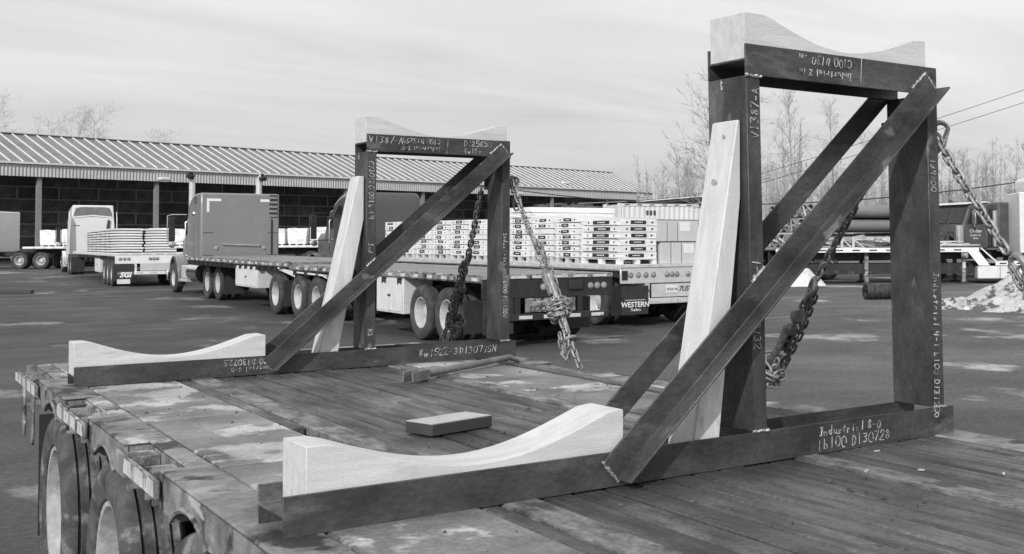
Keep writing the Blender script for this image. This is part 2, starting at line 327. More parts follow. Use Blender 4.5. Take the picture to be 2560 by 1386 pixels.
# ------------------------------------------------------------------ the yard: axes along and across the open apron
F_ = Vector((.62603, .77980, 0)); R_ = Vector((.77980, -.62603, 0))
YB = math.atan2(-R_.y, R_.x)      # bearing of the yard's cross direction
def gz(s):
    for a, za, b, zb in ((-1e9, 0, 20, 0), (20, 0, 42, .25), (42, .25, 70, .41), (70, .41, 76, .44)):
        if s <= b: return za if b-a > 1e6 else za+(zb-za)*(s-a)/(b-a)
    return .44
def gxy(x, y): return gz((x-CX)*F_.x+(y-CY)*F_.y)
def Y(s, l, z=None):
    p = Vector((CX, CY, 0)) + F_*s + R_*l; p.z = gz(s) if z is None else z; return p
mb = MB(); ss = [-300, -60, -10, 5, 12, 18, 20, 23, 26, 30, 34, 38, 42, 46, 52, 58, 64, 70, 73, 76, 90, 140, 300, 900]; lls = [-900, -300, -120, -60, -30, -15, 0, 15, 30, 60, 120, 300, 900]
for s in ss:
    for l in lls: mb.v.append(tuple(Y(s, l)))
nl = len(lls)
for i in range(len(ss)-1):
    for j in range(nl-1): mb.f.append((i*nl+j, i*nl+j+1, (i+1)*nl+j+1, (i+1)*nl+j))
struct(mb.build('yard_ground', m_asphalt, smooth=True))

# ------------------------------------------------------------------ wheels (axle along x, outer face at -x)
def tyre_mesh(name, r, w, mt, n=40, ratio=.57):
    h = w/2; ri_ = r*ratio
    prof = [(ri_, -h*.72), (ri_+.012, -h*.86), (r*(ratio+.17), -h), (r*.88+.02*r*(ratio > .6), -h*.97), (r*.965, -h*.82), (r*.985, -h*.72)]
    g = [-.72, -.46, -.42, -.34, -.30, -.04, .04, .30, .34, .42, .46, .72]
    for i, a in enumerate(g[1:-1]):
        prof.append((r if (i//2) % 2 == 0 and i % 2 == 0 or (i % 4 in (0, 3)) else r-.013, a*h))
    prof += [(r*.985, h*.72), (r*.965, h*.82), (r*.88+.02*r*(ratio > .6), h*.97), (r*(ratio+.17), h), (ri_+.012, h*.86), (ri_, h*.72)]
    return MB().lathe(prof, n=n, closed=True).mesh(name, mt, True, 28)
def rim_mesh(name, r, w, mt, deep=True, ratio=.575):
    h = w/2; ro = r*ratio; mb = MB()
    d = h*.55 if deep else -h*.25
    prof = [(ro+.006, -h*.72), (ro, -h*.80), (ro-.018, -h*.78), (ro-.03, -h*.55), (ro-.05, -h*.1 if deep else -h*.5), (ro-.055, d-.02), (ro-.085, d), (r*.30, d-.012), (r*.26, d-.03), (r*.225, d-.03), (r*.21, d-.10 if deep else d-.05), (r*.10, d-.115 if deep else d-.065), (.001, d-.115 if deep else d-.065)]
    mb.lathe(prof, n=36); mb.lathe([(ro+.006, -h*.72), (ro+.006, h*.72), (ro-.03, h*.7)], n=36)
    for k in range(10):
        a = 2*math.pi*k/10; p = (d-.02, r*.275*math.cos(a), r*.275*math.sin(a)); mb.cyl(p, (p[0]-.045, p[1], p[2]), .014, 6)
    return mb.mesh(name, mt, True, 30)
def holes_mesh(r, w, deep=True):
    h = w/2; d = (h*.55 if deep else -h*.25)-.004; mb = MB()
    for k in range(10):
        a = 2*math.pi*(k+.5)/10; mb.cyl((d+.004, r*.40*math.cos(a), r*.40*math.sin(a)), (d-.006, r*.40*math.cos(a), r*.40*math.sin(a)), r*.05, 8)
    return mb.mesh('hand_hole', m_black)
TR = .505; TW = .275
ME_T = tyre_mesh('tyre', TR, TW, m_tyre); ME_R = rim_mesh('wheel', TR, TW, m_rim); ME_RA = rim_mesh('wheel', TR, TW, m_alu); ME_RS = rim_mesh('wheel', TR, TW, m_rim, False)
ME_H = holes_mesh(TR, TW); ME_HS = holes_mesh(TR, TW, False)
def wheel(parent, x, y, z, side=-1, dual=True, steer=False, rim=None, tyre=None, turn=0, scale=1):
    w = inst('wheel', (ME_RS if steer else (rim or ME_R)), parent, (x, y, z), (0, 0, (0 if side < 0 else math.pi)+turn)); w.scale = (scale,)*3
    inst('tyre', tyre or ME_T, w); inst('hand_holes', ME_HS if steer else ME_H, w)
    if dual: inst('inner_tyre', tyre or ME_T, w, (.33, 0, 0))
    return w

# ================================================================== NEAR TRAILER (deck top z = 1.10)
DZ = 1.10
TA = .0245
tr = thing('lowbed_trailer', 'weathered lowbed trailer with wet plank deck carrying the two steel cradles', 'trailer', (1.27+TA, 1-1.27*TA, 0), (0, 0, -TA))
def loc(o): o.location = Vector(o.location) - Vector((1.27, 1, 0)); return o
Y0, Y1 = -4.2, 5.20
def plank(x0, x1, y0, y1, dz=0, mt=m_plank, name='deck_plank', tilt=0):
    b = MB().box(0, x1-x0, 0, y1-y0, -.04, 0)
    return loc(b.build(name, mt, tr, (x0, y0, DZ+dz), (tilt, 0, 0), bevel=.005, seg=1))
rp = random.Random(3)
xs = [.70+.105*i for i in range(10)]
for i in range(9):
    ys = [Y0, -2.6+rp.uniform(-.8, .8), rp.uniform(2.2, 3.0), Y1]
    for a, b in zip(ys[:-1], ys[1:]): plank(xs[i]+.005, xs[i+1]-.005, a+.002, b-.002, rp.uniform(-.006, .001))
xs = [1.755+.0958*i for i in range(7)]
for i in range(6):
    ys = [Y0, -1.9+rp.uniform(-.7, .7), 1.35 if i < 5 else 4.9]
    for a, b in zip(ys[:-1], ys[1:]): plank(xs[i]+.005, xs[i+1]-.005, a+.002, b-.002, rp.uniform(-.006, .001))
xs = [.10+.104*i for i in range(5)]
for i in range(4): plank(xs[i]+.005, xs[i+1]-.005, Y0, -1.2, rp.uniform(-.004, .001))
for x0, x1 in ((.583, .692), (1.650, 1.748)):
    for a, b in ((Y0, .3), (.305, Y1)): plank(x0, x1, a, b, .002, m_strip, 'nailing_strip')
for a, b in ((-1.19, 1.10), (1.76, 4.9)): plank(.522, .576, a, b, -.002, m_plank, 'filler_plank')
for a, b in ((-1.19, .02), (.032, 1.075), (1.091, 2.27), (2.284, 3.40), (3.414, 4.30)): plank(.108, .513, a, b, rp.uniform(-.003, .002), m_plate, 'cover_plate')
for a, b in ((1.36, 2.2), (2.214, 3.4), (3.414, 4.30)): plank(1.758, 2.205, a, b, rp.uniform(-.003, .002), m_plate, 'cover_plate')
for a, b in ((.108, .513), (1.758, 2.205)): plank(a, b, 4.315, Y1, .001, m_plate, 'tail_plate')
# side rails: solid sections over the wheels, stake pockets between them
AX = (.75, 2.20, 3.78)
for side in (0, 1):
    X = lambda x: x if side == 0 else 2.43-x
    lo = lambda a, b: (min(X(a), X(b)), max(X(a), X(b)))
    for ya, yb in ((Y0, -1.2), (-1.19, 1.15), (1.78, 2.62), (3.33, 4.28)):
        a, b = lo(-.058, .10); loc(MB().box(0, b-a, 0, yb-ya, -.012, 0).build('edge_plate', m_rail, tr, (a, ya, DZ+.001), bevel=.006, seg=2))
        poly = [(ya, 1.087), (yb, 1.087), (yb, .975)]
        for yc in AX:
            if ya < yc < yb:
                for k in range(13): an = R(61+58*k/12); poly.append((yc+.46*math.cos(an), .575+.46*math.sin(an)))
                pts = [(X(-.056), yc+.462*math.cos(R(59+62*k/14)), .575+.462*math.sin(R(59+62*k/14))) for k in range(15)]
                loc(MB().tube(pts, .010, 6).build('wheel_arch_lip', m_rail, tr, smooth=True))
        poly += [(ya, .975)]
        a, b = lo(-.056, -.044); loc(MB().prism(poly, a, b, 'x').build('side_rail', m_rail, tr))
        for yy in (ya+.006, yb-.018): loc(MB().box(*lo(-.043, .03), yy, yy+.012, .93, 1.086).build('rail_end', m_rail, tr))
    for ya, yb in ((1.15, 1.78), (2.62, 3.33), (4.28, Y1)):
        a, b = lo(.026, .10); loc(MB().box(0, b-a, 0, yb-ya, -.012, 0).build('edge_plate', m_rail, tr, (a, ya, DZ), bevel=.006, seg=2))
        loc(MB().box(*lo(.026, .04), ya, yb, .93, 1.087).build('inner_rail', m_rail, tr))
        rr_ = loc(MB().box(*lo(-.078, -.064), ya-.05, yb+.05, 1.012, 1.076).build('rub_rail', m_rail, tr, bevel=.004, seg=1))
        k = ya-.02
        while k < yb-.1:
            inst('reflective_strip', MB().box(*lo(-.0805, -.079), k, k+.14, 1.019, 1.069).mesh('reflective_strip', m_tape), rr_); k += .19+rp.uniform(-.02, .04)
        for c in ((ya+yb)/2-.17, (ya+yb)/2+.17):
            m_ = MB(); m_.box(*lo(-.063, .025), c-.062, c-.052, .97, 1.08); m_.box(*lo(-.063, .025), c+.052, c+.062, .97, 1.08); m_.box(*lo(.014, .025), c-.0515, c+.0515, .97, 1.08)
            loc(m_.build('stake_pocket', m_rail, tr, bevel=.002, seg=1))
for x in (.62, 1.70): loc(MB().box(x, x+.12, Y0, Y1-.1, .62, 1.045).build('main_beam', m_under, tr))  # unseen frame rails, added to block light under the deck
k = Y0+.2
while k < Y1-.1:
    loc(MB().box(.04, 2.39, k, k+.05, .95, 1.055).build('crossmember', m_under, tr)); k += .52
loc(MB().box(-.02, 2.45, Y1, Y1+.03, .86, 1.10).build('tail_sill', m_rail, tr, bevel=.004, seg=1))
ME_NT = tyre_mesh('tyre', .485, .225, m_tyre_d, 48, .67); ME_NR = rim_mesh('wheel', .485, .225, m_rim_d, True, .672)
for yc in AX:
    for side in (-1, 1):
        w = inst('wheel', ME_NR, tr, ((.055 if side < 0 else 2.375)-1.27, yc-1, .485), (0, 0, 0 if side < 0 else math.pi))
        inst('tyre', ME_NT, w); inst('inner_tyre', ME_NT, w, (.28, 0, 0))
    loc(MB().cyl((.25, yc, .485), (2.18, yc, .485), .06, 10).build('axle', m_under, tr))
for a, b in ((-.04, .40), (2.03, 2.47)): loc(MB().box(a, b, 4.40, 4.412, .25, .90).build('mud_flap', m_rubber, tr))
for y in (4.55, 4.95): loc(MB().prism([(y-.05, 1.0), (y+.05, 1.0), (y+.05, .80), (y+.02, .72), (y-.03, .72), (y-.05, .80)], -.062, -.05, 'x').build('hanging_bracket', m_rail, tr, bevel=.004))
loc(MB().box(.522, .576, 1.2, 1.7, DZ-.075, DZ-.06).build('slot_floor', m_under, tr))
loc(MB().box(.528, .572, 1.36, 1.43, DZ-.058, DZ-.012).build('slot_lug', m_rail, tr, bevel=.004))

# ================================================================== STEEL CRADLES
BD, BF, BL, TL = .206, .102, 2.438, .914
TF, TWB = .008, .0065
def cradle(label, o, rz, H, xa, lean, writing):
    t = thing('steel_cradle', label, 'cradle', o, (0, 0, rz), 'welded steel cradles standing on the lowbed deck')
    sh = lambda x, y, z: (x+lean*z, y, z)
    def P(mbx, name, mt, par=t, **k): return mbx.xf(sh).build(name, mt, par, **k)
    def hbeam(x0, x1, z0):
        p = [(0, z0), (TF, z0), (TF, z0+BF/2-TWB/2), (BD-TF, z0+BF/2-TWB/2), (BD-TF, z0), (BD, z0), (BD, z0+BF), (BD-TF, z0+BF), (BD-TF, z0+BF/2+TWB/2), (TF, z0+BF/2+TWB/2), (TF, z0+BF), (0, z0+BF)]
        return MB().prism(p, x0, x1, 'x')
    base = P(hbeam(0, BL, 0), 'base_beam', m_steel_b, bevel=.0015, seg=1)
    top = P(hbeam(xa, xa+TL, H-BF), 'top_beam', m_steel_b, bevel=.0015, seg=1)
    FW = .057
    cols = []
    for x in (xa, xa+TL-FW):
        p = [(x, 0), (x+FW, 0), (x+FW, .009), (x+.0075, .012), (x+.0075, BD-.012), (x+FW, BD-.009), (x+FW, BD), (x, BD)]
        cols.append(P(MB().prism([(a, b) for a, b in p], BF+.0015, H-BF-.0015, 'z'), 'column', m_steel, bevel=.002, seg=1))
    # angle braces outside the flanges: one leg flat against the steel, the other standing out along its lower edge
    LW = .078; LT = .0075
    d = Vector((2.362-.945, 1.285-.028)).normalized(); nv = Vector((-d.y, d.x))
    heel0 = Vector((xa-1.473+.952, .018)); heel1 = Vector((xa-1.473+2.375, 1.277+(H-1.3595)))
    for s in (0, 1):
        yf = -.0012 if s == 0 else BD+.0012; sg = -1 if s == 0 else 1
        m1 = MB()
        def q(e, w, yy): return (e.x+nv.x*w, yf+sg*yy, e.y+nv.y*w)
        sec = [(0, 0), (LW, 0), (LW, LT), (LT, LT), (LT, LW), (0, LW)]
        vs = [q(heel0, a, b) for a, b in sec]+[q(heel1, a, b) for a, b in sec]
        m1.add(vs, [tuple(range(6)), tuple(reversed(range(6, 12)))]+[(i, i+6, (i+1) % 6+6, (i+1) % 6) for i in range(6)])
        br = P(m1, 'brace', m_steel_b, bevel=.002, seg=1)
        for e0, e1, f0, f1 in ((heel0, heel0, LW+.003, -.003), (heel1, heel1, LW+.004, .0)):   # weld beads across the ends
            n = 12; pts = [Vector(q(heel0 if e0 is heel0 else heel1, f0+(f1-f0)*k/n, .004)) + Vector((rngc.uniform(-.002, .002), 0, rngc.uniform(-.002, .002))) for k in range(n+1)]
            P(MB().tube(pts, [.005+rngc.uniform(-.0018, .002) for _ in pts], 6), 'weld_bead', m_weld, br, smooth=True)
        a = heel0+nv*(LW+.002)+d*.02; b = heel0+nv*(LW+.002)+d*.13
        top_a = heel1+nv*(LW+.002)-d*.10
        mid = heel0+nv*LW
        kx = (xa-mid.x)/d.x; wa = mid+d*kx; wb = mid+d*(kx+.075)
        for e0, e1 in ((top_a, heel1+nv*(LW+.002)), (wa, wb)):
            n = 12; pts = [Vector((e0.x+(e1.x-e0.x)*k/n+rngc.uniform(-.002, .002), yf+sg*.003, e0.y+(e1.y-e0.y)*k/n+rngc.uniform(-.002, .002))) for k in range(n+1)]
            P(MB().tube(pts, [.0055+rngc.uniform(-.002, .0025) for _ in pts], 6), 'weld_bead', m_weld, br, smooth=True)
    for ci, x in enumerate((xa, xa+TL-FW)):
        for z in (BF+.002, H-BF-.002):
            pts = [Vector((x-.004+(FW+.008)*k/10, -.001+rngc.uniform(-.002, .001), z+rngc.uniform(-.002, .002))) for k in range(11)]
            P(MB().tube(pts, [.0055+rngc.uniform(-.002, .002) for _ in pts], 6), 'weld_bead', m_weld, cols[ci], smooth=True)
        pts = [Vector((x-.001, BD*.62+rngc.uniform(-.002, .002), H-BF-.004-.035*k/6)) for k in range(7)]
        P(MB().tube(pts, [.005+rngc.uniform(-.002, .003) for _ in pts], 6), 'weld_bead', m_weld, cols[ci], smooth=True)
    # chain lug on the outer column
    lug = P(MB().box(xa+TL-.03, xa+TL+.035, .07, .085, H-.30, H-.19), 'lug', m_steel, bevel=.003, seg=1)
    pts = [Vector((xa+TL+.001, .069, H-.29+.1*k/9))+Vector((0, rngc.uniform(-.002, .002), 0)) for k in range(10)]
    P(MB().tube(pts, [.006+rngc.uniform(-.002, .002) for _ in pts], 6), 'weld_bead', m_weld, lug, smooth=True)
    lug2 = P(MB().box(xa+TL-.075, xa+TL-.01, BD+.0005, BD+.0155, H-.30, H-.19), 'lug', m_steel, bevel=.003, seg=1)
    par = dict(base=base, top=top, c0=cols[0], c1=cols[1])
    for which, text, x, z, h, mode in writing:
        y = -.0005
        xd, yd = {'u': ((1, 0, 0), (0, 0, 1)), 'd': ((-1, 0, 0), (0, 0, -1)), 'up': ((0, 0, 1), (-1, 0, 0)), 'dn': ((0, 0, -1), (1, 0, 0))}[mode]
        chalk(par[which], text, (x+lean*z, y, z), xd, yd, h)
    return t
XA1 = 1.4733
cr1 = cradle('near steel cradle, tall columns and angle braces, chalked Industrial 8-0 on its base', (0, 0, DZ), 0, 1.3595, XA1, -.0211, [
    ('base', 'Industrial 8-0', 1.755, .060, .028, 'u'), ('base', '1b100 D130728', 1.745, .014, .036, 'u'),
    ('top', 'C100 D130 .m', XA1+.475, 1.345, .028, 'd'), ('top', 'Industrial 2 im', XA1+.475, 1.298, .022, 'd'), ('top', '|', XA1+.50, 1.292, .055, 'u'),
    ('c0', 'V1387-A', XA1+.046, 1.05, .032, 'up'), ('c0', '1-1 b100 D132', XA1+.012, .66, .030, 'dn'),
    ('c1', '134800', XA1+TL-.045, 1.02, .026, 'dn'), ('c1', 'Industrial 4-1 b100 D131200', XA1+TL-.045, .60, .026, 'dn')])
XA2 = 1.4787
cr2 = cradle('farther steel cradle near the trailer tail, chalked D125650 on its top beam', (.131, 3.7638, DZ), -.0176, 1.3602, XA2, .0036, [
    ('base', 'Industrial 6-0', 1.00, .045, .024, 'd'), ('base', 'b100 D130725', .98, .088, .030, 'd'), ('base', '8w1522-3D130775N', 1.80, .040, .040, 'u'),
    ('top', 'V1387-A', XA2+.01, 1.31, .038, 'u'), ('top', 'C100 D13259', XA2+.45, 1.345, .028, 'd'), ('top', 'Industrial 3-0"', XA2+.45, 1.298, .022, 'd'), ('top', '|', XA2+.475, 1.292, .055, 'u'),
    ('top', 'D125650', XA2+.60, 1.315, .034, 'u'), ('top', '8w15x', XA2+.60, 1.272, .030, 'u'),
    ('c0', 'C730120 0016 141', XA2+.012, 1.20, .030, 'dn'), ('c0', 'Ind', XA2+.012, .72, .026, 'dn'), ('c0', 'NS', XA2+.012, .22, .03, 'dn'),
    ('c1', 'Industrial 4-1 b100 D131200', XA2+TL-.045, .78, .026, 'dn')])

# timber saddles (curved blocks) lying in the beams
def saddle(label, prof, o, rz, y0=.012, y1=.194, z0=.056):
    b = MB(); top = prof; k = len(top)
    # smooth the hand sawn curve
    poly = [(top[0][0], z0)] + top + [(top[-1][0], z0)]
    b.prism(poly, y0, y1, 'y')
    ob = b.build('timber_saddle', m_wood, None, o, (0, 0, rz), smooth=True, ang=25, bevel=.0015, seg=1)
    return tag(ob, label, 'timber')
def curve_prof(x0, x1, zt, zl, flat0, flat1, n=20, zr=None):
    zr = zt if zr is None else zr; pr = [(x0, zt)]
    a, b = x0+flat0, x1-flat1; mid = (a+b)/2+.01
    for i in range(n+1):
        x = a+(b-a)*i/n; u = (x-mid)/((b-a)/2); e = abs(u)
        w = e*e*(1.25-.25*e*e) if e < 1 else 1
        pr.append((x, zl+((zt if u < 0 else zr)-zl)*min(w, 1)))
    pr.append((x1, zr)); return pr
saddle('big pale curved timber saddle lying in the near cradle base beam', curve_prof(.057, .982, .215, .117, .055, .05, zr=.221), (0, 0, DZ), 0)
saddle('pale curved timber saddle on the top beam of the near cradle', [(x, z) for x, z in curve_prof(1.449, 2.313, 1.464, 1.376, .085, .065, zr=1.457)], (0, 0, DZ), 0, z0=1.3595-.047)
saddle('pale curved timber saddle lying in the farther cradle base beam', curve_prof(.002, .926, .223, .123, .06, .06, zr=.216), (.131, 3.7638, DZ), -.0176)
saddle('pale curved timber saddle on the top beam of the farther cradle', curve_prof(1.479, 2.379, 1.465, 1.371, .07, .07, zr=1.455), (.131, 3.7638, DZ), -.0176, z0=1.3602-.047)
# leaning timber posts
def post(label, poly, o, rz, y0, y1):
    ob = MB().prism(poly, y0, y1, 'y').build('timber_post', m_woodv, None, o, (0, 0, rz), bevel=.004, seg=1)
    return tag(ob, label, 'timber')
p1 = post('pale timber post leaning on the near cradle column, knot in its face', [(1.245, .0565), (1.352, .0565), (1.4465, .86), (1.4465, 1.112), (1.385+.048, 1.112)], (0, 0, DZ), 0, .03, .165)
inst('knot', MB().lathe([(.001, -.0006), (.010, -.0006), (.017, .0006)], ax='x', n=14).mesh('knot', m_knot, True), p1, (1.395, .105, .905), (0, -R(9.5), 0))
inst('knot', MB().lathe([(.001, -.0006), (.005, -.0006), (.008, .0006)], ax='x', n=12).mesh('knot', m_knot, True), p1, (1.419, .085, 1.06), (0, -R(9.5), 0))
post('pale timber post leaning on the farther cradle column', [(1.215, .0565), (1.326, .0565), (1.4775, .86), (1.4775, 1.112), (1.443, 1.112)], (.131, 3.7638, DZ), -.0176, .03, .165)

# loose things on the deck
bl = thing('wood_block', 'short dark-sided wood block with pale top lying on the deck', 'block', (.897, 1.18, DZ+.001), (0, 0, R(14)))
MB().box(0, .285, 0, .16, 0, .043).build('body', m_block, bl, bevel=.003)
MB().box(.003, .282, .003, .157, .043, .046).build('top_face', m_blocktop, bl)
bt = thing('binder_bar', 'dusty steel binder bar with forked end lying on the deck', 'bar', (1.50, 2.85, DZ))
dv = Vector((2.40-1.50, 3.40-2.85, 0)); L_ = dv.length; dn = dv.normalized(); sd = Vector((-dn.y, dn.x, 0))
MB().tube([dn*.11+Vector((0, 0, .028)), dn*(L_-.10)+Vector((0, 0, .036)), dn*(L_-.07)+Vector((0, 0, .036)), dn*L_+Vector((0, 0, .010))-sd*.02], [.021, .019, .018, .010], 12).build('tube', m_bar, bt, smooth=True)
f = MB(); rm = Matrix(((dn.x, sd.x, 0), (dn.y, sd.y, 0), (0, 0, 1)))
for s in (-1, 1): f.obox(dn*.07+sd*(s*.028)+Vector((0, 0, .028)), (.15, .009, .054), rm)
f.obox(dn*.125+Vector((0, 0, .004)), (.04, .047, .006), rm); f.obox(dn*.125+Vector((0, 0, .052)), (.04, .047, .006), rm)
f.build('fork', m_bar, bt, bevel=.002, seg=1)
rd = random.Random(8)
def chip(x, y, l, a, lab, hgt=.004):
    b = MB().prism([(-l/2, -l*.14), (l*.2, -l*.2), (l/2, 0), (l*.1, l*.16), (-l*.4, l*.1)], 0, hgt, 'z')
    tag(b.build('wood_chip', m_scrap, None, (x, y, DZ+.002), (0, 0, a)), lab, 'wood chip', 'wood chips scattered on the deck')
for x, y, lab in ((1.93, -.10, 'pale wood chip just before the chalked base beam'), (1.80, -.42, 'pale wood chip beside the worn strip'), (1.95, -.62, 'pale wood chip out on the open planks past the strip'), (1.66, -.32, 'pale wood chip on the worn pale strip'), (2.05, .9, 'pale wood chip behind the near cradle base'), (1.2, .75, 'pale wood chip between the block and the near saddle')): chip(x, y, rd.uniform(.02, .04), rd.uniform(0, 3), lab)

# ================================================================== CHAINS
def link_mesh(name, pitch, wire, mt, segs=14, n=6):
    L, wd = pitch/2, pitch*.36; pts = []
    for k in range(segs//2+1):
        a = -math.pi/2+math.pi*k/(segs//2); pts.append((L-wd*.75+wd*1.05*math.cos(a)+wire*.5, 0, wd*math.sin(a)))
    for k in range(segs//2+1):
        a = math.pi/2+math.pi*k/(segs//2); pts.append((-L+wd*.75+wd*1.05*math.cos(a)-wire*.5, 0, wd*math.sin(a)))
    return MB().tube(pts, wire/2, n, closed=True).mesh(name, mt, True, 60)
ME_LB = link_mesh('link', .041, .0128, m_chain); ME_LD = link_mesh('link', .041, .0128, m_chain_d)
def run_chain(parent, pts, me, pitch=.041, roll0=0, jit=.25, o=Vector((0, 0, 0))):
    pts = [Vector(p) for p in pts]; ln = [0]
    for a, b in zip(pts[:-1], pts[1:]): ln.append(ln[-1]+(b-a).length)
    n = int(ln[-1]/pitch)
    def at(d):
        for i in range(len(pts)-1):
            if d <= ln[i+1] or i == len(pts)-2:
                u = (d-ln[i])/max(ln[i+1]-ln[i], 1e-6); return pts[i].lerp(pts[i+1], u)
    for k in range(n):
        c = at((k+.5)*pitch); t = nrm(at(min((k+1)*pitch, ln[-1]))-at(k*pitch))
        a = t.cross(Vector((0, 0, 1)))
        if a.length < .05: a = t.cross(Vector((1, 0, 0)))
        a.normalize(); b = a.cross(t); m3 = Matrix((t, a, b)).transposed() @ Matrix.Rotation(roll0+(math.pi/2 if k % 2 else 0)+rngc.uniform(-jit, jit), 3, 'X')
        inst('link', me, parent, c-o, m3)
def grab_hook(parent, c, t, me_mat, s=1.0, o=Vector((0, 0, 0)), roll=0):
    t = nrm(t); a = t.cross(Vector((0, 0, 1))).normalized(); b = a.cross(t); pts = []
    a, b = a*math.cos(roll)+b*math.sin(roll), b*math.cos(roll)-a*math.sin(roll)
    for k in range(13):
        an = R(-60+280*k/12); pts.append(Vector(c)+t*(.034*s*math.cos(an))+b*(.030*s*math.sin(an))-o)
    pts = [Vector(c)-t*.07*s-o, Vector(c)-t*.045*s+b*-.018*s-o]+pts
    MB().tube(pts, [.009*s, .011*s]+[(.012-.0055*abs(k-6)/8)*s for k in range(13)], 8).build('grab_hook', me_mat, parent, smooth=True)
def wrap_pts(c, t, r, turns, adv, n=9, ph=0):
    t = nrm(t); a = t.cross(Vector((0, 0, 1))).normalized(); b = a.cross(t)
    return [Vector(c)+t*(adv*k/n)+(a*math.cos(ph+2*math.pi*k/n)+b*math.sin(ph+2*math.pi*k/n))*(r*(1+.15*math.sin(k*2.3))) for k in range(int(turns*n)+1)]
def binder(label, c, t, o, mt=m_chain, tilt=.10, upside=1):
    b0 = Vector(c); t = nrm(t); a = t.cross(Vector((0, 0, 1))).normalized(); nn = a.cross(t)
    th = thing('lever_binder', label, 'chain binder', b0); th.scale = (1.1,)*3
    # fork body with cheeks, pivot pins and the long handle
    rot = Matrix((t, a, nn)).transposed()
    m1 = MB()
    for s in (-1, 1): m1.obox(a*(s*.016)+t*.01, (.15, .010, .036), rot)
    m1.obox(t*-.045, (.045, .03, .032), rot); m1.build('body', mt, th, bevel=.004)
    m2 = MB()
    for d in (-.04, .02, .07): m2.cyl(t*d-a*.026, t*d+a*.026, .010, 10)
    m2.build('pivot_pins', mt, th, smooth=True)
    h0 = t*.0+nn*(.022*upside); h1 = t*.34+nn*(.022*upside)+nn*(tilt*.34*upside)
    m3 = MB().tube([h0-t*.03, h0+t*.06, h1], [.019, .016, .0145], 10); m3.build('handle', mt, th, smooth=True)
    MB().lathe([(.001, -.02), (.017, -.012), (.021, 0), (.017, .012), (.001, .02)], o=tuple(t*-.105), ax='z', n=12).build('swivel', mt, th, smooth=True)
    MB().tube([t*-.16, t*-.05], .009, 8).build('shank', mt, th, smooth=True)
    return th
def lashing(label, bl_label, A, B, me, mt, bpos, o_wr, hook_at=None, tail=None):
    """chain from lug A down to rail point B, with a binder and wraps of slack around it"""
    A, B = Vector(A), Vector(B); t = nrm(B-A); th = thing('lashing_chain', label, 'chain', B)
    def P(u, off=(0, 0, 0)): return A.lerp(B, u)+Vector(off)
    return th, P, t
# near cradle, forward chain to the front rail
A1 = Vector((2.435, .075, DZ+1.115)); B1 = Vector((2.530, -.74, DZ-.03))
th, P, t = lashing('thick light grey lashing chain from the near cradle column toward the front rail', '', A1, B1, ME_LB, m_chain, 0, 0)
run_chain(th, [A1, P(.20)+Vector((0, 0, -.015)), P(.40)+Vector((0, 0, -.012))], ME_LB, o=B1)
grab_hook(th, P(.43), -t, m_chain, 1.25, B1, .4)
run_chain(th, [P(.44), P(.72), P(1.0)], ME_LB, o=B1)
run_chain(th, [P(.40)+Vector((.01, .012, -.035)), P(.60)+Vector((.01, .02, -.06)), P(.80)+Vector((.0, .02, -.05))], ME_LB, o=B1, roll0=.5)
grab_hook(th, A1+Vector((.045, .02, .02)), Vector((.25, 0, 1)), m_chain, 1.15, B1, .9)
run_chain(th, [A1+Vector((.03, .05, .02)), A1+Vector((.055, .06, -.05)), A1+Vector((.035, .075, -.14)), A1+Vector((.03, .08, -.24))], ME_LB, o=B1, roll0=.4)
# near cradle, rearward chain
A2 = Vector((2.325, .214, DZ+1.12)); B2 = Vector((2.555, 1.32, DZ-.03))
th, P, t = lashing('dark lashing chain from the near cradle column back toward the tail', '', A2, B2, ME_LD, m_chain_d, 0, 0)
run_chain(th, [A2, P(.28)+Vector((0, 0, -.01)), P(.50)], ME_LD, o=B2)
grab_hook(th, P(.525), -t, m_chain_d, 1.3, B2, .5)
run_chain(th, [P(.54), P(.62)], ME_LD, pitch=.047, o=B2)
MB().lathe([(.001, -.036), (.03, -.024), (.036, 0), (.03, .024), (.001, .036)], o=tuple(P(.635)-B2), ax='z', n=14).build('swivel_ball', m_chain_d, th, smooth=True)
run_chain(th, [P(.53)+Vector((.03, 0, .0)), P(.70)+Vector((.065, .0, .0)), P(.84)+Vector((.05, .0, -.02))], ME_LD, o=B2, roll0=.6)
bd = binder('dark lever binder hanging in the rearward chain of the near cradle', P(.72), t, B2, m_chain_d, .0)
run_chain(th, wrap_pts(P(.825), t, .052, 3.2, .035), ME_LB, o=B2, jit=.5)
run_chain(th, [P(.80)+Vector((0, 0, -.02)), P(1.0)], ME_LB, o=B2)
# farther cradle, forward chain
A3 = Vector((2.573, 3.79, DZ+1.115)); B3 = Vector((2.600, 2.98, DZ-.02))
th, P, t = lashing('light grey lashing chain with knotted slack from the farther cradle forward to the rail', '', A3, B3, ME_LB, m_chain, 0, 0)
run_chain(th, [A3, P(.24)+Vector((0, 0, -.012)), P(.33)], ME_LB, o=B3)
grab_hook(th, P(.35), -t, m_chain, 1.2, B3, .5)
run_chain(th, [P(.37), P(.44)], ME_LB, pitch=.047, o=B3)
run_chain(th, [P(.35)+Vector((.02, 0, .01)), P(.55)+Vector((.035, 0, .02)), P(.70)+Vector((.02, 0, .01))], ME_LB, o=B3, roll0=.5)
binder('lever binder under knotted slack in the forward chain of the farther cradle', P(.56), t, B3, m_chain, -.05)
run_chain(th, wrap_pts(P(.665), t, .052, 3.3, .035), ME_LB, o=B3, jit=.6)
run_chain(th, wrap_pts(P(.68), t, .035, 2.2, .04, ph=2), ME_LB, o=B3, jit=.6)
run_chain(th, [P(.76), P(.88), P(1.0)], ME_LB, o=B3)
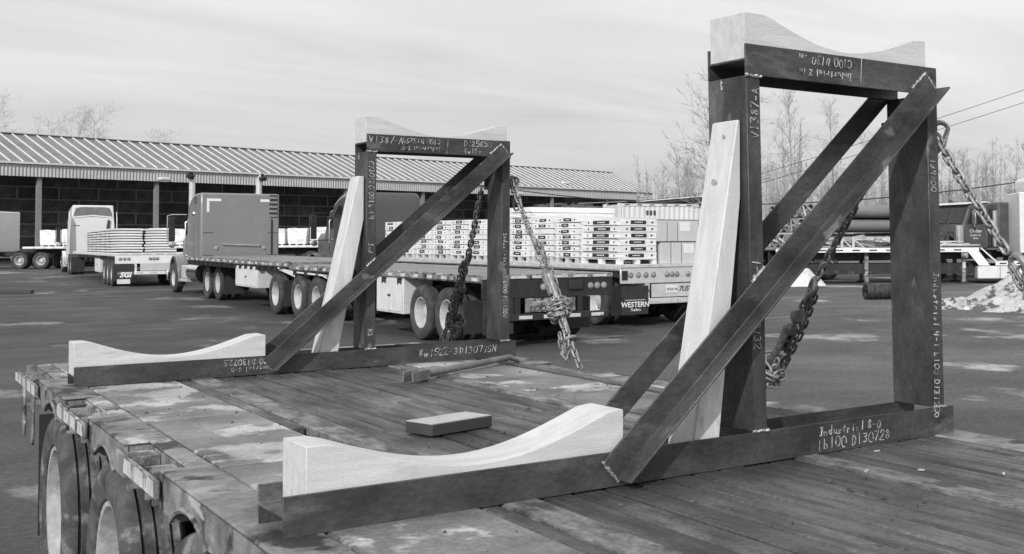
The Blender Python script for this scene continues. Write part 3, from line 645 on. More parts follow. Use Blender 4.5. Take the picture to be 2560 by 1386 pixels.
run_chain(th, [P(.74)+Vector((-.02, -.01, .01)), P(.84)+Vector((-.02, -.01, .01)), P(.93)+Vector((-.03, .03, -.02)), P(.93)+Vector((-.055, .035, -.02)), P(.84)+Vector((-.05, .02, .02))], ME_LB, o=B3, jit=.4)
MB().tube([P(.855)+(nrm(t.cross(Vector((0, 0, 1))))*math.cos(a)+nrm(t.cross(Vector((0, 0, 1)))).cross(t)*math.sin(a))*.034-B3 for a in [2*math.pi*k/12 for k in range(12)]], .010, 8, closed=True).build('ring', m_chain, th, smooth=True)
run_chain(th, [A3+Vector((.02, .03, .02)), A3+Vector((.045, .04, -.06)), A3+Vector((.05, .05, -.14)), A3+Vector((.07, .05, -.2))], ME_LB, o=B3, roll0=.4)
grab_hook(th, A3+Vector((.03, .02, -.01)), Vector((.3, 0, 1)), m_chain, 1.0, B3, .9)
# farther cradle, rearward chain
A4 = Vector((2.43, 3.92, DZ+1.075)); B4 = Vector((2.640, 4.85, DZ-.03))
th, P, t = lashing('dark lashing chain with doubled slack from the farther cradle back to the tail', '', A4, B4, ME_LD, m_chain_d, 0, 0)
run_chain(th, [A4, P(.25)+Vector((0, 0, -.01)), P(.40)], ME_LD, o=B4)
grab_hook(th, P(.43), -t, m_chain_d, 1.35, B4, .6)
run_chain(th, [P(.45), P(.56)], ME_LD, pitch=.047, o=B4)
run_chain(th, [P(.44)+Vector((-.03, 0, 0)), P(.62)+Vector((-.035, 0, -.01)), P(.82)+Vector((-.03, 0, 0))], ME_LD, o=B4, roll0=.5)
run_chain(th, [P(.60)+Vector((-.05, 0, -.02)), P(.74)+Vector((-.06, 0, -.03)), P(.84)+Vector((-.03, 0, -.03))], ME_LD, o=B4, roll0=.2)
binder('dark lever binder in the rearward chain of the farther cradle', P(.64), t, B4, m_chain_d, .05)
run_chain(th, wrap_pts(P(.80), t, .05, 2.6, .03), ME_LD, o=B4, jit=.6)
run_chain(th, [P(.82)+Vector((-.04, 0, 0)), P(.92)+Vector((-.07, 0, 0)), P(1.0)+Vector((-.07, 0, 0))], ME_LD, o=B4)
run_chain(th, [P(.84), P(1.0)], ME_LD, o=B4)

# ================================================================== TRUCKS AND TRAILERS (local +y forward, origin on the ground)
def bx(parent, name, mt, x0, x1, y0, y1, z0, z1, bevel=0, seg=2): return MB().box(x0, x1, y0, y1, z0, z1).build(name, mt, parent, bevel=bevel, seg=seg)
ME_WINCH = None
def winch_mesh():
    mb = MB(); mb.box(-.055, .055, -.075, .075, -.02, .0); mb.cyl((0, -.07, -.07), (0, .07, -.07), .045, 10); mb.box(-.05, .05, -.085, -.07, -.12, 0); mb.box(-.05, .05, .07, .085, -.12, 0)
    return mb.mesh('strap_winch', m_under, True, 40)
ME_WINCH = winch_mesh()
ME_LAMP = MB().lathe([(.001, -.022), (.035, -.022), (.048, -.014), (.05, 0), (.062, .0), (.062, -.008), (.055, -.016)], ax='y', n=20).mesh('tail_lamp', m_lens, True)
def flatbed(label, x, y, bearing, L, axles, paint='dark', W=2.6, zd=1.28, pitch=0, z=None, group=None, winch=None, boxes=(), fender=None, rim=None, rear=True, tdz=.12, flapmat=None, alu=False, wheels_side=(-1, 1), decks=None):
    t = thing('flatbed_trailer', label, 'trailer', (x, y, gxy(x, y) if z is None else z), (pitch, 0, -bearing), group)
    h = W/2; mp = m_alu if alu else m_under; mr = m_alu if alu else (m_white if paint == 'white' else m_rail)
    bx(t, 'deck', decks or m_fdeck, -h+.05, h-.05, .04, L, zd-.05, zd)
    for s in (-1, 1):
        bx(t, 'side_rail', mr, min(s*(h-.05), s*(h-.006)), max(s*(h-.05), s*(h-.006)), 0, L, zd-.13, zd+.006, bevel=.006, seg=1)
        rl = bx(t, 'rub_rail', mr, min(s*h, s*(h+.014)), max(s*h, s*(h+.014)), .03, L-.03, zd-.105, zd-.03)
        if s < 0 or alu:
            k = .1; me = MB().box(0, .002, 0, .22, -.03, .03).mesh('reflective_strip', m_tape)
            while k < L-.3: inst('reflective_strip', me, rl, (s*(h+.0165)-.001, k, zd-.068)); k += .62
    for s in (-1, 1): bx(t, 'main_beam', mp, s*.48-.06, s*.48+.06, .15, L-.4, zd-.52, zd-.055)
    k = .35
    while k < L-.1: bx(t, 'crossmember', mp, -h+.06, h-.06, k, k+.05, zd-.145, zd-.052); k += .62
    if winch:
        k = winch[0]
        while k < winch[1]: inst('strap_winch', ME_WINCH, t, (-h+.035, k, zd-.132)); k += winch[2]
    if rear:
        mbp = m_alu if alu else (m_white if paint == 'white' else m_black)
        bx(t, 'rear_sill', mbp, -h+.005, h-.005, -.03, .0, zd-.40, zd-.075, bevel=.006, seg=1)
        bx(t, 'rear_cap', mr, -h, h, -.045, -.001, zd-.072, zd+.004, bevel=.008, seg=2)
        me = MB().box(-.15, .15, -.002, 0, -.022, .022).mesh('reflective_strip', m_tape)
        for k in range(6): inst('reflective_strip', me, t, (-h+.28+k*(W-.56)/5, -.047, zd-.036))
        lampx = (-1.12, -.98, -.84, -.12, 0, .12, .84, .98, 1.12) if not alu else (-1.05, -.86, -.67, -.48, -.13, 0, .13, .42, .62, .82, 1.02)
        for lx in lampx: inst('tail_lamp', ME_LAMP, t, (lx, -.032, zd-.22))
        for s in (-1, 1): bx(t, 'bumper_post', mbp, s*.62-.05, s*.62+.05, -.03, .06, .50, zd-.405)
        bw0 = .60 if alu else h*.93
        b = bx(t, 'bumper', mbp if not alu else m_alu, -bw0, bw0, -.06, .04, .46, .58, bevel=.01)
        me2 = MB().box(-.13, .13, -.002, 0, -.03, .03).mesh('reflective_strip', m_tape)
        for k in range(5): inst('reflective_strip', me2, b, (-bw0*.8+k*bw0*.4, -.063, .52))
    for s in (-1, 1):
        f = bx(t, 'mud_flap', m_rubber, min(s*(h-.03), s*(h-.68)), max(s*(h-.03), s*(h-.68)), axles[0]-.72, axles[0]-.705, .22, zd-.45)
    for ay in axles:
        for s in wheels_side: wheel(t, s*(h-TW/2), ay, TR, s, rim=rim)
        MB().cyl((-h+.45, ay, TR), (h-.45, ay, TR), .065, 10).build('axle', m_under, t)
    for (y0, y1, z0, z1) in boxes:
        tb = bx(t, 'toolbox', m_whitebox, -h+.02, -h+.62, y0, y1, z0, z1, bevel=.012)
        ym = (y0+y1)/2
        for a, b_ in ((y0+.03, ym-.012), (ym+.012, y1-.03)): bx(tb, 'toolbox_door', m_whitebox, -h+.008, -h+.019, a, b_, z0+.04, z1-.04, bevel=.004, seg=1)
        bx(tb, 'latch', m_black, -h-.004, -h+.007, ym-.06, ym+.06, (z0+z1)/2-.02, (z0+z1)/2+.02)
    return t
def arc_fender(cy, cz, r, w, x0, a0, a1, th=.03, n=14):
    po = [(cy+r*math.cos(R(a0+(a1-a0)*k/n)), cz+r*math.sin(R(a0+(a1-a0)*k/n))) for k in range(n+1)]
    pi_ = [(cy+(r-th)*math.cos(R(a1+(a0-a1)*k/n)), cz+(r-th)*math.sin(R(a1+(a0-a1)*k/n))) for k in range(n+1)]
    return MB().prism(po+pi_, x0, x0+w, 'x')
def tractor(name, label, x, y, bearing, paint, style='square', pitch=0, z=None, sw=2.37, zt=3.36, sd=1.75, drives=(-.95, -2.25), steer=3.75, stacks=True, scale=1, rim=None):
    t = thing(name, label, 'truck', (x, y, gxy(x, y) if z is None else z), (pitch, 0, -bearing)); t.scale = (scale,)*3
    h = sw/2; zb = 1.02
    if style == 'square':
        # sleeper box: side profile with a roof that rounds down towards the cab
        prof = [(0, zb), (0, zt-.05), (.03, zt-.012), (.10, zt)]+[(sd*.35+(sd*.65)*k/8, zt-.015-.42*(k/8)**2.2) for k in range(9)]+[(sd, zb)]
        sl_ = MB().prism([(a, b) for a, b in prof], -h, h, 'x').build('sleeper', paint, t, bevel=.07, seg=4)
    elif style == 'round':
        prof = [(0, zb), (0, zt-.35), (.06, zt-.12), (.25, zt)]+[(.4+(sd-.4)*k/8, zt-.01-.38*(k/8)**2) for k in range(9)]+[(sd, zb)]
        sl_ = MB().prism(prof, -h, h, 'x').build('sleeper', paint, t, bevel=.16, seg=5)
    else:
        prof = [(0, zb), (0, zt-.02), (.05, zt)]+[(.2+(sd-.2)*k/8, zt-.02-.30*(k/8)**2) for k in range(9)]+[(sd, zb)]
        mbx = MB().prism(prof, -h, h, 'x')
        mbx.xf(lambda X_, Y_, Z_: (X_*(1-.16*max(0, (Z_-2.3)/(zt-2.3))**2), Y_, Z_))
        sl_ = mbx.build('sleeper', paint, t, bevel=.14, seg=4)
        # flat panel on the fairing back, the hollow's shade put into its colour
        pl = [(-h*.80, zt-.62), (h*.80, zt-.62), (h*.79, zt-.45), (h*.70, zt-.16), (h*.5, zt-.10), (-h*.5, zt-.10), (-h*.70, zt-.16), (-h*.79, zt-.45)]
        MB().prism(pl, -.012, -.004, 'y').build('fairing_shade_panel', m_hollow_shade, sl_)
        MB().prism([(-h*.80, zt-.70), (0, zt-.60), (h*.80, zt-.70), (h*.80, zt-.62), (0, zt-.52), (-h*.80, zt-.62)], -.03, -.006, 'y').build('fairing_lip', paint, sl_, bevel=.008)
        for s in (-1, 1): MB().prism([(-.35, 1.15), (0, 1.15), (0, zt-.35), (-.30, zt-.75)], s*h*.985-.012, s*h*.985+.012, 'x').build('side_extender', paint, t)
    # cab, hood, screen
    cz = 2.72 if style != 'aero' else 3.0; cw = 1.02
    MB().prism([(sd+.01, zb-.1), (sd+.01, cz), (sd+.2, cz+.05), (sd+.75, cz-.03), (sd+1.25, 1.95), (sd+1.28, zb-.1)], -cw, cw, 'x').build('cab', paint, t, bevel=.05, seg=3)
    MB().prism([(sd+.80, cz-.10), (sd+1.24, 2.0), (sd+1.275, 2.0), (sd+.835, cz-.08)], -cw+.1, cw-.1, 'x').build('windscreen', m_glass, t)
    for s in (-1, 1):
        MB().prism([(sd+.25, 1.95), (sd+.25, cz-.22), (sd+.72, cz-.24), (sd+1.08, 1.95)], s*(cw+.006)-.004, s*(cw+.006)+.004, 'x').build('side_window', m_glass, t)
        d = bx(t, 'door', paint, s*(cw+.005)-.005, s*(cw+.005)+.005, sd+.2, sd+1.15, zb, 1.9, bevel=.004, seg=1)
        bx(d, 'door_handle', m_chrome, s*(cw+.02)-.01, s*(cw+.02)+.01, sd+.3, sd+.45, 1.72, 1.76)
        MB().tube([(s*(h-.01), sd+.12, 1.25), (s*(h+.05), sd+.12, 1.3), (s*(h+.05), sd+.12, 2.35), (s*(h-.01), sd+.12, 2.4)], .016, 6).build('grab_handle', m_chrome, t, smooth=True)
    MB().prism([(-.72, .75), (.72, .75), (.72, 1.75), (.62, 1.95), (-.62, 1.95), (-.72, 1.75)], sd+1.285, steer+.95, 'y').build('hood', paint, t, bevel=.05, seg=3)
    bx(t, 'grille', m_chrome, -.6, .6, steer+.955, steer+.985, .85, 1.85)
    bx(t, 'front_bumper', m_chrome, -1.2, 1.2, steer+.99, steer+1.08, .38, .72, bevel=.03)
    for s in (-1, 1):
        xo = s*1.2 if s < 0 else .74
        arc_fender(steer, .56, .70, .46, min(s*1.2, s*.74), 8, 196, .035).build('front_fender', paint, t, bevel=.02, seg=2)
        MB().cyl((s*.95, .25, .74), (s*.95, 1.55, .74), .33, 22).build('fuel_tank', m_chrome if style == 'square' else m_alu, t, smooth=True)
        bx(t, 'step', m_alu, min(s*.72, s*1.22), max(s*.72, s*1.22), 1.75, 2.75, .42, .50, bevel=.01)
        bx(t, 'battery_box', paint if style != 'square' else m_alu, min(s*.66, s*1.2), max(s*.66, s*1.2), 1.72, 2.55, .52, .95, bevel=.02)
        mo = thing_part('mirror', m_black, t, [(s*(1.36), sd+1.0, 1.75), (s*1.56, sd+1.03, 2.55)])
        MB().tube([(s*1.02, sd+1.0, 2.62), (s*1.46, sd+1.0, 2.62), (s*1.60, sd+1.0, 2.58), (s*1.60, sd+1.0, 1.70), (s*1.02, sd+1.0, 1.72)], .018, 6).build('bracket', m_chrome if style == 'square' else m_black, mo, smooth=True)
        MB().lathe([(.001, -.03), (.09, -.02), (.11, .0), (.10, .02), (.001, .05)], o=(s*1.45, sd+.98, 1.62), ax='y', n=16).build('convex_mirror', m_chrome, mo, smooth=True)
        wheel(t, s*(1.22-TW/2), steer, TR, s, dual=False, steer=True)
        for dy in drives: wheel(t, s*(1.22-TW/2), dy, TR, s, rim=rim)
        bx(t, 'frame_rail', m_under, s*.43-.04, s*.43+.04, -3.2, steer+.9, .78, 1.02)
        bx(t, 'mud_flap', m_rubber, min(s*.62, s*1.22), max(s*.62, s*1.22), drives[-1]-.78, drives[-1]-.765, .2, .95)
        arc_fender(drives[0], TR, .60, .58, min(s*.64, s*1.22), 65, 160, .02).build('quarter_fender', m_rubber, t)
        if stacks:
            MB().cyl((s*(h-.14), sd+.13, .95), (s*(h-.14), sd+.13, 2.5), .12, 16).build('exhaust_muffler', m_chrome, t, smooth=True)
            e = MB().tube([(s*(h-.14), sd+.13, 2.48), (s*(h-.14), sd+.13, zt+.42), (s*(h-.13), sd+.11, zt+.54), (s*(h-.10), sd+.04, zt+.62), (s*(h-.06), sd-.06, zt+.66)], .092, 14, cap=False).build('exhaust_stack', m_stack, t, smooth=True)
            e2 = MB().lathe([(.001, 0), (.125, 0), (.125, .13), (.10, .13)], n=14, ax='y').build('stack_mouth', m_black, e, (s*(h-.064), sd-.045, zt+.655), (R(-62), 0, R(-s*20)))
    MB().lathe([(.001, 0), (.42, 0), (.46, -.03), (.44, -.10), (.001, -.12)], o=(0, (drives[0]+drives[1])/2, 1.17), ax='z', n=22).build('fifth_wheel', m_under, t, smooth=True)
    for dy in list(drives)+[steer]: MB().cyl((-.9, dy, TR), (.9, dy, TR), .07, 10).build('axle', m_under, t)
    return t, sl_, h, zt, sd
def thing_part(name, mt, parent, ext):
    (x0, y0, z0), (x1, y1, z1) = ext
    return bx(parent, name, mt, min(x0, x1), max(x0, x1), y0, y1, z0, z1, bevel=.03)

# ---- grey long-nose tractor with its empty double flatbed
t, slp, h, zt, sd = tractor('sleeper_tractor', 'mid-grey long-nose sleeper tractor with twin chrome stacks and pale corner tapes', 9.74, 36.1, .02, m_grey, 'square', pitch=.006, z=.185, zt=3.27)
for s in (-1, 1):
    x0 = s*(h-.17); d = -s
    MB().box(min(x0, x0+d*.42), max(x0, x0+d*.42), -.004, -.001, zt-.26, zt-.18).build('corner_tape', m_print, slp)
    MB().box(min(x0, x0+d*.075), max(x0, x0+d*.075), -.004, -.001, zt-.60, zt-.262).build('corner_tape', m_print, slp)
    MB().lathe([(.001, -.03), (.05, -.025), (.065, -.005), (.07, 0)], o=(s*.72, 0, 1.52), ax='y', n=16).build('round_lamp', m_lens, slp, smooth=True)
    MB().box(min(s*1.12, s*.82), max(s*1.12, s*.82), -.006, -.001, 1.29, 1.305).build('hinge_strap', m_black, slp)
    MB().box(min(s*1.12, s*.82), max(s*1.12, s*.82), -.006, -.001, 2.0, 2.018).build('hinge_strap', m_black, slp)
MB().tube([(-.56, -.01, 1.66), (-.56, -.06, 1.65), (.56, -.06, 1.60), (.56, -.01, 1.61)], .016, 6).build('grab_bar', m_chrome, slp, smooth=True)
MB().box(.93, .97, -.03, -.004, 1.1, 2.45).build('cable_channel', m_black, slp)
for k in range(5): MB().box(.88, 1.12, -.05, -.004, 2.52+k*.145, 2.60+k*.145).build('vent_louvre', m_grey, slp, bevel=.012)
for k in range(5): MB().box(.88, 1.12, -.035, -.004, 2.602+k*.145, 2.655+k*.145).build('vent_gap', m_black, slp)
MB().lathe([(.001, -.05), (.05, -.045), (.075, -.02), (.08, 0)], o=(-h, .95, 2.62), ax='x', n=16).build('side_lamp', m_chrome, slp, smooth=True)
for yy in (.55, .78): MB().box(-h-.006, -h-.001, yy, yy+.09, 2.93, 3.16).build('side_vent', m_black, slp, bevel=.01)
MB().box(-h-.012, -h-.001, .8, .86, 1.25, 2.35).build('side_trim', m_chrome, slp)
lead = flatbed('empty grey flatbed coupled to the mid-grey tractor, winches along its rail', 9.24, 25.45, .012, 10.4, (1.15, -.62, -1.92), pitch=.008, z=.09, winch=(.6, 10.1, .52), boxes=((2.7, 4.75, .58, 1.13),), rear=False, zd=1.30)
# the lead unit's tridem sits under the nose of the second trailer; extend its frame back over the axles
for s in (-1, 1): MB().box(s*.48-.06, s*.48+.06, -2.6, .15, .75, 1.02).build('frame_extension', m_under, lead)
MB().prism([(-2.7, .98), (-2.4, 1.07), (.2, 1.10), (.9, 1.16), (.9, 1.12), (.2, 1.06), (-2.4, 1.03)], -1.3, -.72, 'x').build('fender_skirt', m_whitebox, lead, bevel=.006)
MB().prism([(-.5, .96), (.75, 1.10), (.2, 1.12), (-.4, 1.09)], -1.312, -1.305, 'x').build('torn_skirt', m_white, lead)
pup = flatbed('empty dark-tailed flatbed trailer with toolbox, next behind the lashed cradles', 9.22, 15.22, 0, 10.15, (1.42, 2.55), pitch=.007, z=.01, winch=(3.5, 9.8, .78), boxes=((3.35, 4.7, .43, 1.12),), zd=1.255)
bx(pup, 'data_panel', m_rail, -.48, .52, -.035, -.028, .60, .845, bevel=.01)
inst('lettering', text_mesh('LODE KING', .16, m_inkgrey, .004, .2), pup, (.02, -.037, .655), (R(90), 0, 0))
bx(pup, 'plate_holder', m_under, .38, .66, -.075, -.032, .98, 1.14, bevel=.01)
bx(pup, 'spring_hanger', m_rail, -1.18, -1.08, -.09, -.032, .78, 1.16, bevel=.01)
bx(pup, 'side_marker_panel', m_rubber, -1.26, -.70, -.02, .0, .25, .86)
# ---- dark tractor with the loaded aluminium flatbed
t2, slp2, h2, zt2, sd2 = tractor('sleeper_tractor', 'dark rounded-roof sleeper tractor ahead of the wrapped bundles', 13.55, 33.6, .02, m_dark, 'round', pitch=.006, z=.22, zt=3.27, stacks=False, sw=2.36)
for s in (-1, 1): MB().box(s*.55-.16 if s < 0 else .55, s*.55 if s < 0 else .71, -.005, -.001, 2.12, 2.20).build('pale_tape', m_print, slp2)
MB().prism([(.75, 2.45), (.75, 2.80), (1.05, 2.86), (1.5, 2.55), (1.5, 2.45)], -h2-.006, -h2-.001, 'x').build('side_window', m_glass, slp2)
MB().tube([(-h2-.005, .30, 1.35), (-h2-.06, .30, 1.4), (-h2-.06, .30, 2.3), (-h2-.06, .55, 2.3), (-h2-.06, .55, 1.35)], .014, 6).build('vent_frame', m_chrome, slp2, smooth=True)
for k in range(5): MB().box(-h2-.02, -h2-.001, .36, .52, 1.45+k*.15, 1.53+k*.15).build('vent_louvre', m_alu, slp2)
V2 = flatbed('aluminium flatbed loaded with white wrapped bundles and pale cartons', 13.42, 17.45, 0, 15.4, (1.05, 2.35, 3.65), alu=True, pitch=.006, z=.06, zd=1.30, winch=(.6, 15, 1.25), rim=ME_RA, decks=m_alu)
for s in (-1, 1):
    f = bx(V2, 'mud_flap', m_rubber, s*1.28 if s < 0 else .62, -.62 if s < 0 else 1.28, -.055, -.04, .26, .855)
    inst('lettering', text_mesh('WESTERN', .155, m_print, .003, .12), f, (s*.95, -.058, .46), (R(90), 0, 0))
    inst('lettering', text_mesh('Trailers', .085, m_print, 0, .35), f, (s*.95, -.058, .355), (R(90), 0, 0))
    MB().box(s*.95-.25, s*.95+.25, -.0585, -.056, .555, .565).build('print_bar', m_print, f)
bx(V2, 'lamp_bracket', m_black, -1.26, -1.13, -.05, -.03, .98, 1.17)
bx(V2, 'rear_panel', m_alu, -.52, .52, -.028, -.02, .6, .88)
lp = bx(V2, 'licence_plate', m_white, -.15, .16, -.04, -.03, .68, .84, bevel=.006)
inst('plate_number', text_mesh('4754 9A', .085, m_inkgrey), lp, (.005, -.042, .755), (R(90), 0, 0))
inst('lettering', text_mesh('7U5T', .15, m_inkgrey, .003, .25), V2, (.36, -.031, .76), (R(90), 0, 0))
inst('lettering', text_mesh('GP', .06, m_inkgrey, .002), V2, (-.575, -.036, .74), (R(90), R(0), 0))
# ---- white tractor and its loaded trailer, farther back
B3_ = .079
t3, slp3, h3, zt3, sd3 = tractor('sleeper_tractor', 'white aerodynamic sleeper tractor with hollow roof fairing', 10.60, 66.5, B3_, m_wtruck, 'aero', z=.30, zt=3.75, sw=2.3, stacks=False, scale=.97)
MB().tube([(.72, -.05, 1.4), (.72, -.05, 2.55), (.76, -.05, 2.95)], [.07, .07, .06], 12).build('air_intake', m_black, slp3, smooth=True)
MB().box(-.95, -.62, -.006, -.001, 2.62, 2.66).build('lettering', m_inkgrey, slp3)
V3 = flatbed('white-tailed flatbed with stacks of strapped white boards behind the white tractor', 9.14, 45.35, B3_, 18.6, (1.3, 2.6, 3.9), paint='white', z=.25, zd=1.27, winch=(5, 16, .5), boxes=((5.6, 7.6, .45, 1.1),))
f = bx(V3, 'mud_flap', m_rubber, -1.28, -.66, -.06, -.045, .32, .86)
inst('lettering', text_mesh('SGI', .26, m_print, .012, .25), f, (-.95, -.063, .45), (R(90), 0, 0))
bx(V3, 'hanging_plate', m_whitebox, -1.22, -.78, -.03, -.02, .12, .30, bevel=.006)
bx(V3, 'data_panel', m_alu, -.45, .62, -.03, -.022, .60, .87)
# ---- white tractor parked side-on at the left with its wrapped load
pt4 = Y(70.5, (-22-1860)/2895*70.5)
BEAR_L = math.atan2(-R_.x, -R_.y)
t4, slp4, h4, zt4, sd4 = tractor('sleeper_tractor', 'white tractor parked side-on before the shed, small side window', *Y(71.2, (20-1860)/2895*71.2).xy, BEAR_L, m_wtruck, 'square', z=.41, zt=3.5, stacks=False, drives=(-1.45, -2.75), sd=2.0)
MB().box(-h4-.006, -h4-.001, .85, 1.45, 2.75, 3.02).build('side_window', m_glass, slp4, bevel=.03)
MB().box(-h4-.006, -h4-.001, .05, 1.9, 2.52, 2.54).build('body_seam', m_inkgrey, slp4)
lw = Y(71.2, (20-1860)/2895*71.2)
def v4pos(d): return lw + R_*d
a = v4pos(11.9); V4a = flatbed('flatbed side-on before the shed, loaded with bulky wrapped pallets', a.x, a.y, BEAR_L, 10.2, (1.2, 2.5), z=.41, zd=1.34, paint='white')
a = v4pos(21.6); V4b = flatbed('second flatbed side-on before the shed, behind the mid-grey tractor', a.x, a.y, BEAR_L, 9.5, (1.2, 2.5), z=.41, zd=1.34, paint='white')

# ================================================================== LOADS
def deckz(tr_, yl, zd): return tr_.location.z + zd + math.sin(tr_.rotation_euler.x)*yl
def place(tr_, lx, ly, lz):
    return tr_.matrix_basis @ Vector((lx, ly, lz))
def wrapped_mesh(name, sx, sy, sz, mt, jit=.012, seed=0, nx=3, ny=3, nzz=2):
    b = bmesh.new(); bmesh.ops.create_cube(b, size=1); bmesh.ops.subdivide_edges(b, edges=b.edges[:], cuts=2, use_grid_fill=True)
    r = random.Random(seed)
    for v in b.verts:
        v.co.x *= sx; v.co.y *= sy; v.co.z = (v.co.z+.5)*sz
        k = jit
        v.co.x += r.uniform(-k, 0)*(1 if v.co.x > 0 else -1); v.co.y += r.uniform(-k, 0)*(1 if v.co.y > 0 else -1)
        if v.co.z > .01: v.co.z += r.uniform(-k, k*.3)
    me = bpy.data.meshes.new(name); b.to_mesh(me); b.free(); me.materials.append(mt); return me
BUN = [wrapped_mesh('bundle', 2.36, 1.0, .124, m_wrap, .010, i) for i in range(4)]
BUNR = [wrapped_mesh('bundle', .93, 1.56, .124, m_wrap, .010, 10+i) for i in range(3)]
LBL_S = MB().box(-.002, 0, -.17, .17, -.036, .036).mesh('label', m_label)
LBL_SH = MB().box(-.002, 0, -.33, .33, -.036, .036).mesh('label', m_label)
def squiggle(n, w, hgt, seed):
    r = random.Random(seed); mb = MB(); x = -w/2
    for i in range(n):
        ww = w/n*r.uniform(.5, .85); hh = hgt*r.uniform(.6, 1); mb.box(-.0015, 0, x, x+ww, -hh/2, hh/2); x += w/n
    return mb.mesh('lettering', m_print)
SQ_S = squiggle(6, .17, .026, 1); SQ_L = squiggle(8, .30, .028, 2)
SEAM = MB().box(-.004, 0, -.46, .46, -.006, .006).mesh('seam_shadow', m_gap)
MARK = MB().box(-.002, 0, -.02, .02, -.018, .018).mesh('printed_mark', m_label)
PAL = MB()
for xx in (-1.14, 0, 1.14):
    for yy in (-.42, 0, .42): PAL.box(xx-.05, xx+.05, yy-.07, yy+.07, .018, .095)
PAL.box(-1.19, 1.19, -.5, .5, .095, .115)
for yy in (-.42, 0, .42): PAL.box(-1.19, 1.19, yy-.07, yy+.07, 0, .018)
PALM = PAL.mesh('pallet', m_pallet)
rl = random.Random(4)
pos_words = ['second', 'third', 'fourth', 'fifth', 'sixth', 'seventh', 'eighth', 'ninth', 'tenth', 'eleventh']
lay = ['bottom layer', 'second layer up', 'third layer up', 'fourth layer up', 'fifth layer up', 'sixth layer up', 'seventh layer up', 'eighth layer up', 'ninth layer up']
def one_pallet(trl, ly, zd, me, lab, grp, sc=1, lx=0):
    p = place(trl, lx, ly, zd); return tag(inst('pallet', me, None, p, trl.rotation_euler), lab, 'pallet', grp)
for k in range(10):
    ly = 2.35+k*1.12
    one_pallet(V2, ly, 1.302, PALM, f'pale wooden pallet under the {pos_words[k]} bundle stack from the aluminium tail', 'pallets on the aluminium flatbed')
    n = 7 if k not in (2, 3) else 9
    for j in range(n):
        lx = rl.uniform(-.012, .012); p = place(V2, lx, ly+rl.uniform(-.012, .012), 1.302+.117+j*.130)
        o = tag(inst('wrapped_bundle', BUN[rl.randrange(4)], None, p, V2.rotation_euler), f'white wrapped bundle, {lay[j]}, in the {pos_words[k]} stack from the aluminium tail', 'bundle', 'white wrapped bundles on the aluminium flatbed')
        if j < 7 and rl.random() < .93:
            lb = inst('label', LBL_S, o, (-1.178, .06+rl.uniform(-.06, .06), .066+rl.uniform(-.008, .008)), (rl.uniform(-.03, .03), 0, 0)); lb.scale = (1, rl.uniform(.85, 1.1), rl.uniform(.85, 1.1)); inst('lettering', SQ_S, lb, (-.003, 0, 0))
            inst('printed_mark', MARK, o, (-1.178, -.30, .06)); inst('printed_mark', MARK, o, (-1.178, .33, .06))
        if rl.random() < .5: inst('seam', SEAM, o, (-1.178, -.1, .004))
PALR = MB()
for xx in (-.42, 0, .42):
    for yy in (-.7, 0, .7): PALR.box(xx-.05, xx+.05, yy-.07, yy+.07, 0, .095)
PALR.box(-.46, .46, -.78, .78, .095, .115); PALRM = PALR.mesh('pallet', m_wrap)
p = place(V2, -.75, .90, 1.302); tag(inst('pallet', PALRM, None, p, V2.rotation_euler), 'white wrapped pallet under the tail stack with wide black labels', 'pallet')
for j in range(6):
    p = place(V2, -.75+rl.uniform(-.01, .01), .90+rl.uniform(-.01, .01), 1.302+.117+j*.140)
    o = tag(inst('wrapped_bundle', BUNR[j % 3], None, p, V2.rotation_euler), f'wide-labelled white bundle, {lay[j]}, in the tail stack beside the cartons', 'bundle', 'tail stack bundles beside the cartons'); o.scale = (1, 1, 1.08)
    lb = inst('label', LBL_SH, o, (-.463, -.02+rl.uniform(-.03, .03), .06)); inst('lettering', SQ_L, lb, (-.003, 0, 0))
    inst('seam', SEAM, o, (-.463, 0, .003)).scale = (1, 1.5, 1)
    inst('printed_mark', MARK, o, (-.463, -.55, .06)); inst('printed_mark', MARK, o, (-.463, .5, .06))
    lb = inst('label', LBL_S, o, (-.02+rl.uniform(-.04, .04), -.778, .06), (0, 0, R(90))); lb.scale = (1, 1.15, 1); inst('lettering', SQ_S, lb, (-.003, 0, 0))
    inst('printed_mark', MARK, o, (.34, -.778, .06), (0, 0, R(90))); inst('printed_mark', MARK, o, (-.30, -.778, .06), (0, 0, R(90)))
# cartons
ci = 0
for row in range(2):
    for ic, (x0, x1) in enumerate(((-.24, .02), (.05, .30), (.33, .86), (.89, 1.22))):
        off = .10 if row == 0 else 0
        w = x1-x0; c = thing('carton', ['narrow plain pale carton next to the tail stack', 'second narrow plain pale carton from the tail stack', 'wide pale carton with a paper label', 'plain pale carton beside the wide labelled one'][ic]+', '+['lower', 'upper'][row]+' row', 'carton', place(V2, (x0+x1)/2+off-.04, .62, 1.303+row*.475), V2.rotation_euler, 'pale cartons on the aluminium tail')
        MB().box(-w/2, w/2, -.5, .5, 0, .45).build('body', m_carton, c, bevel=.006)
        MB().box(-w/2+.02, w/2-.02, -.48, .48, .452, .470).build('lid_slats', m_gap, c)
        if w > .4: MB().box(-w/2+.03, -w/2+.30, -.503, -.501, .22, .42).build('paper_label', m_print, c)
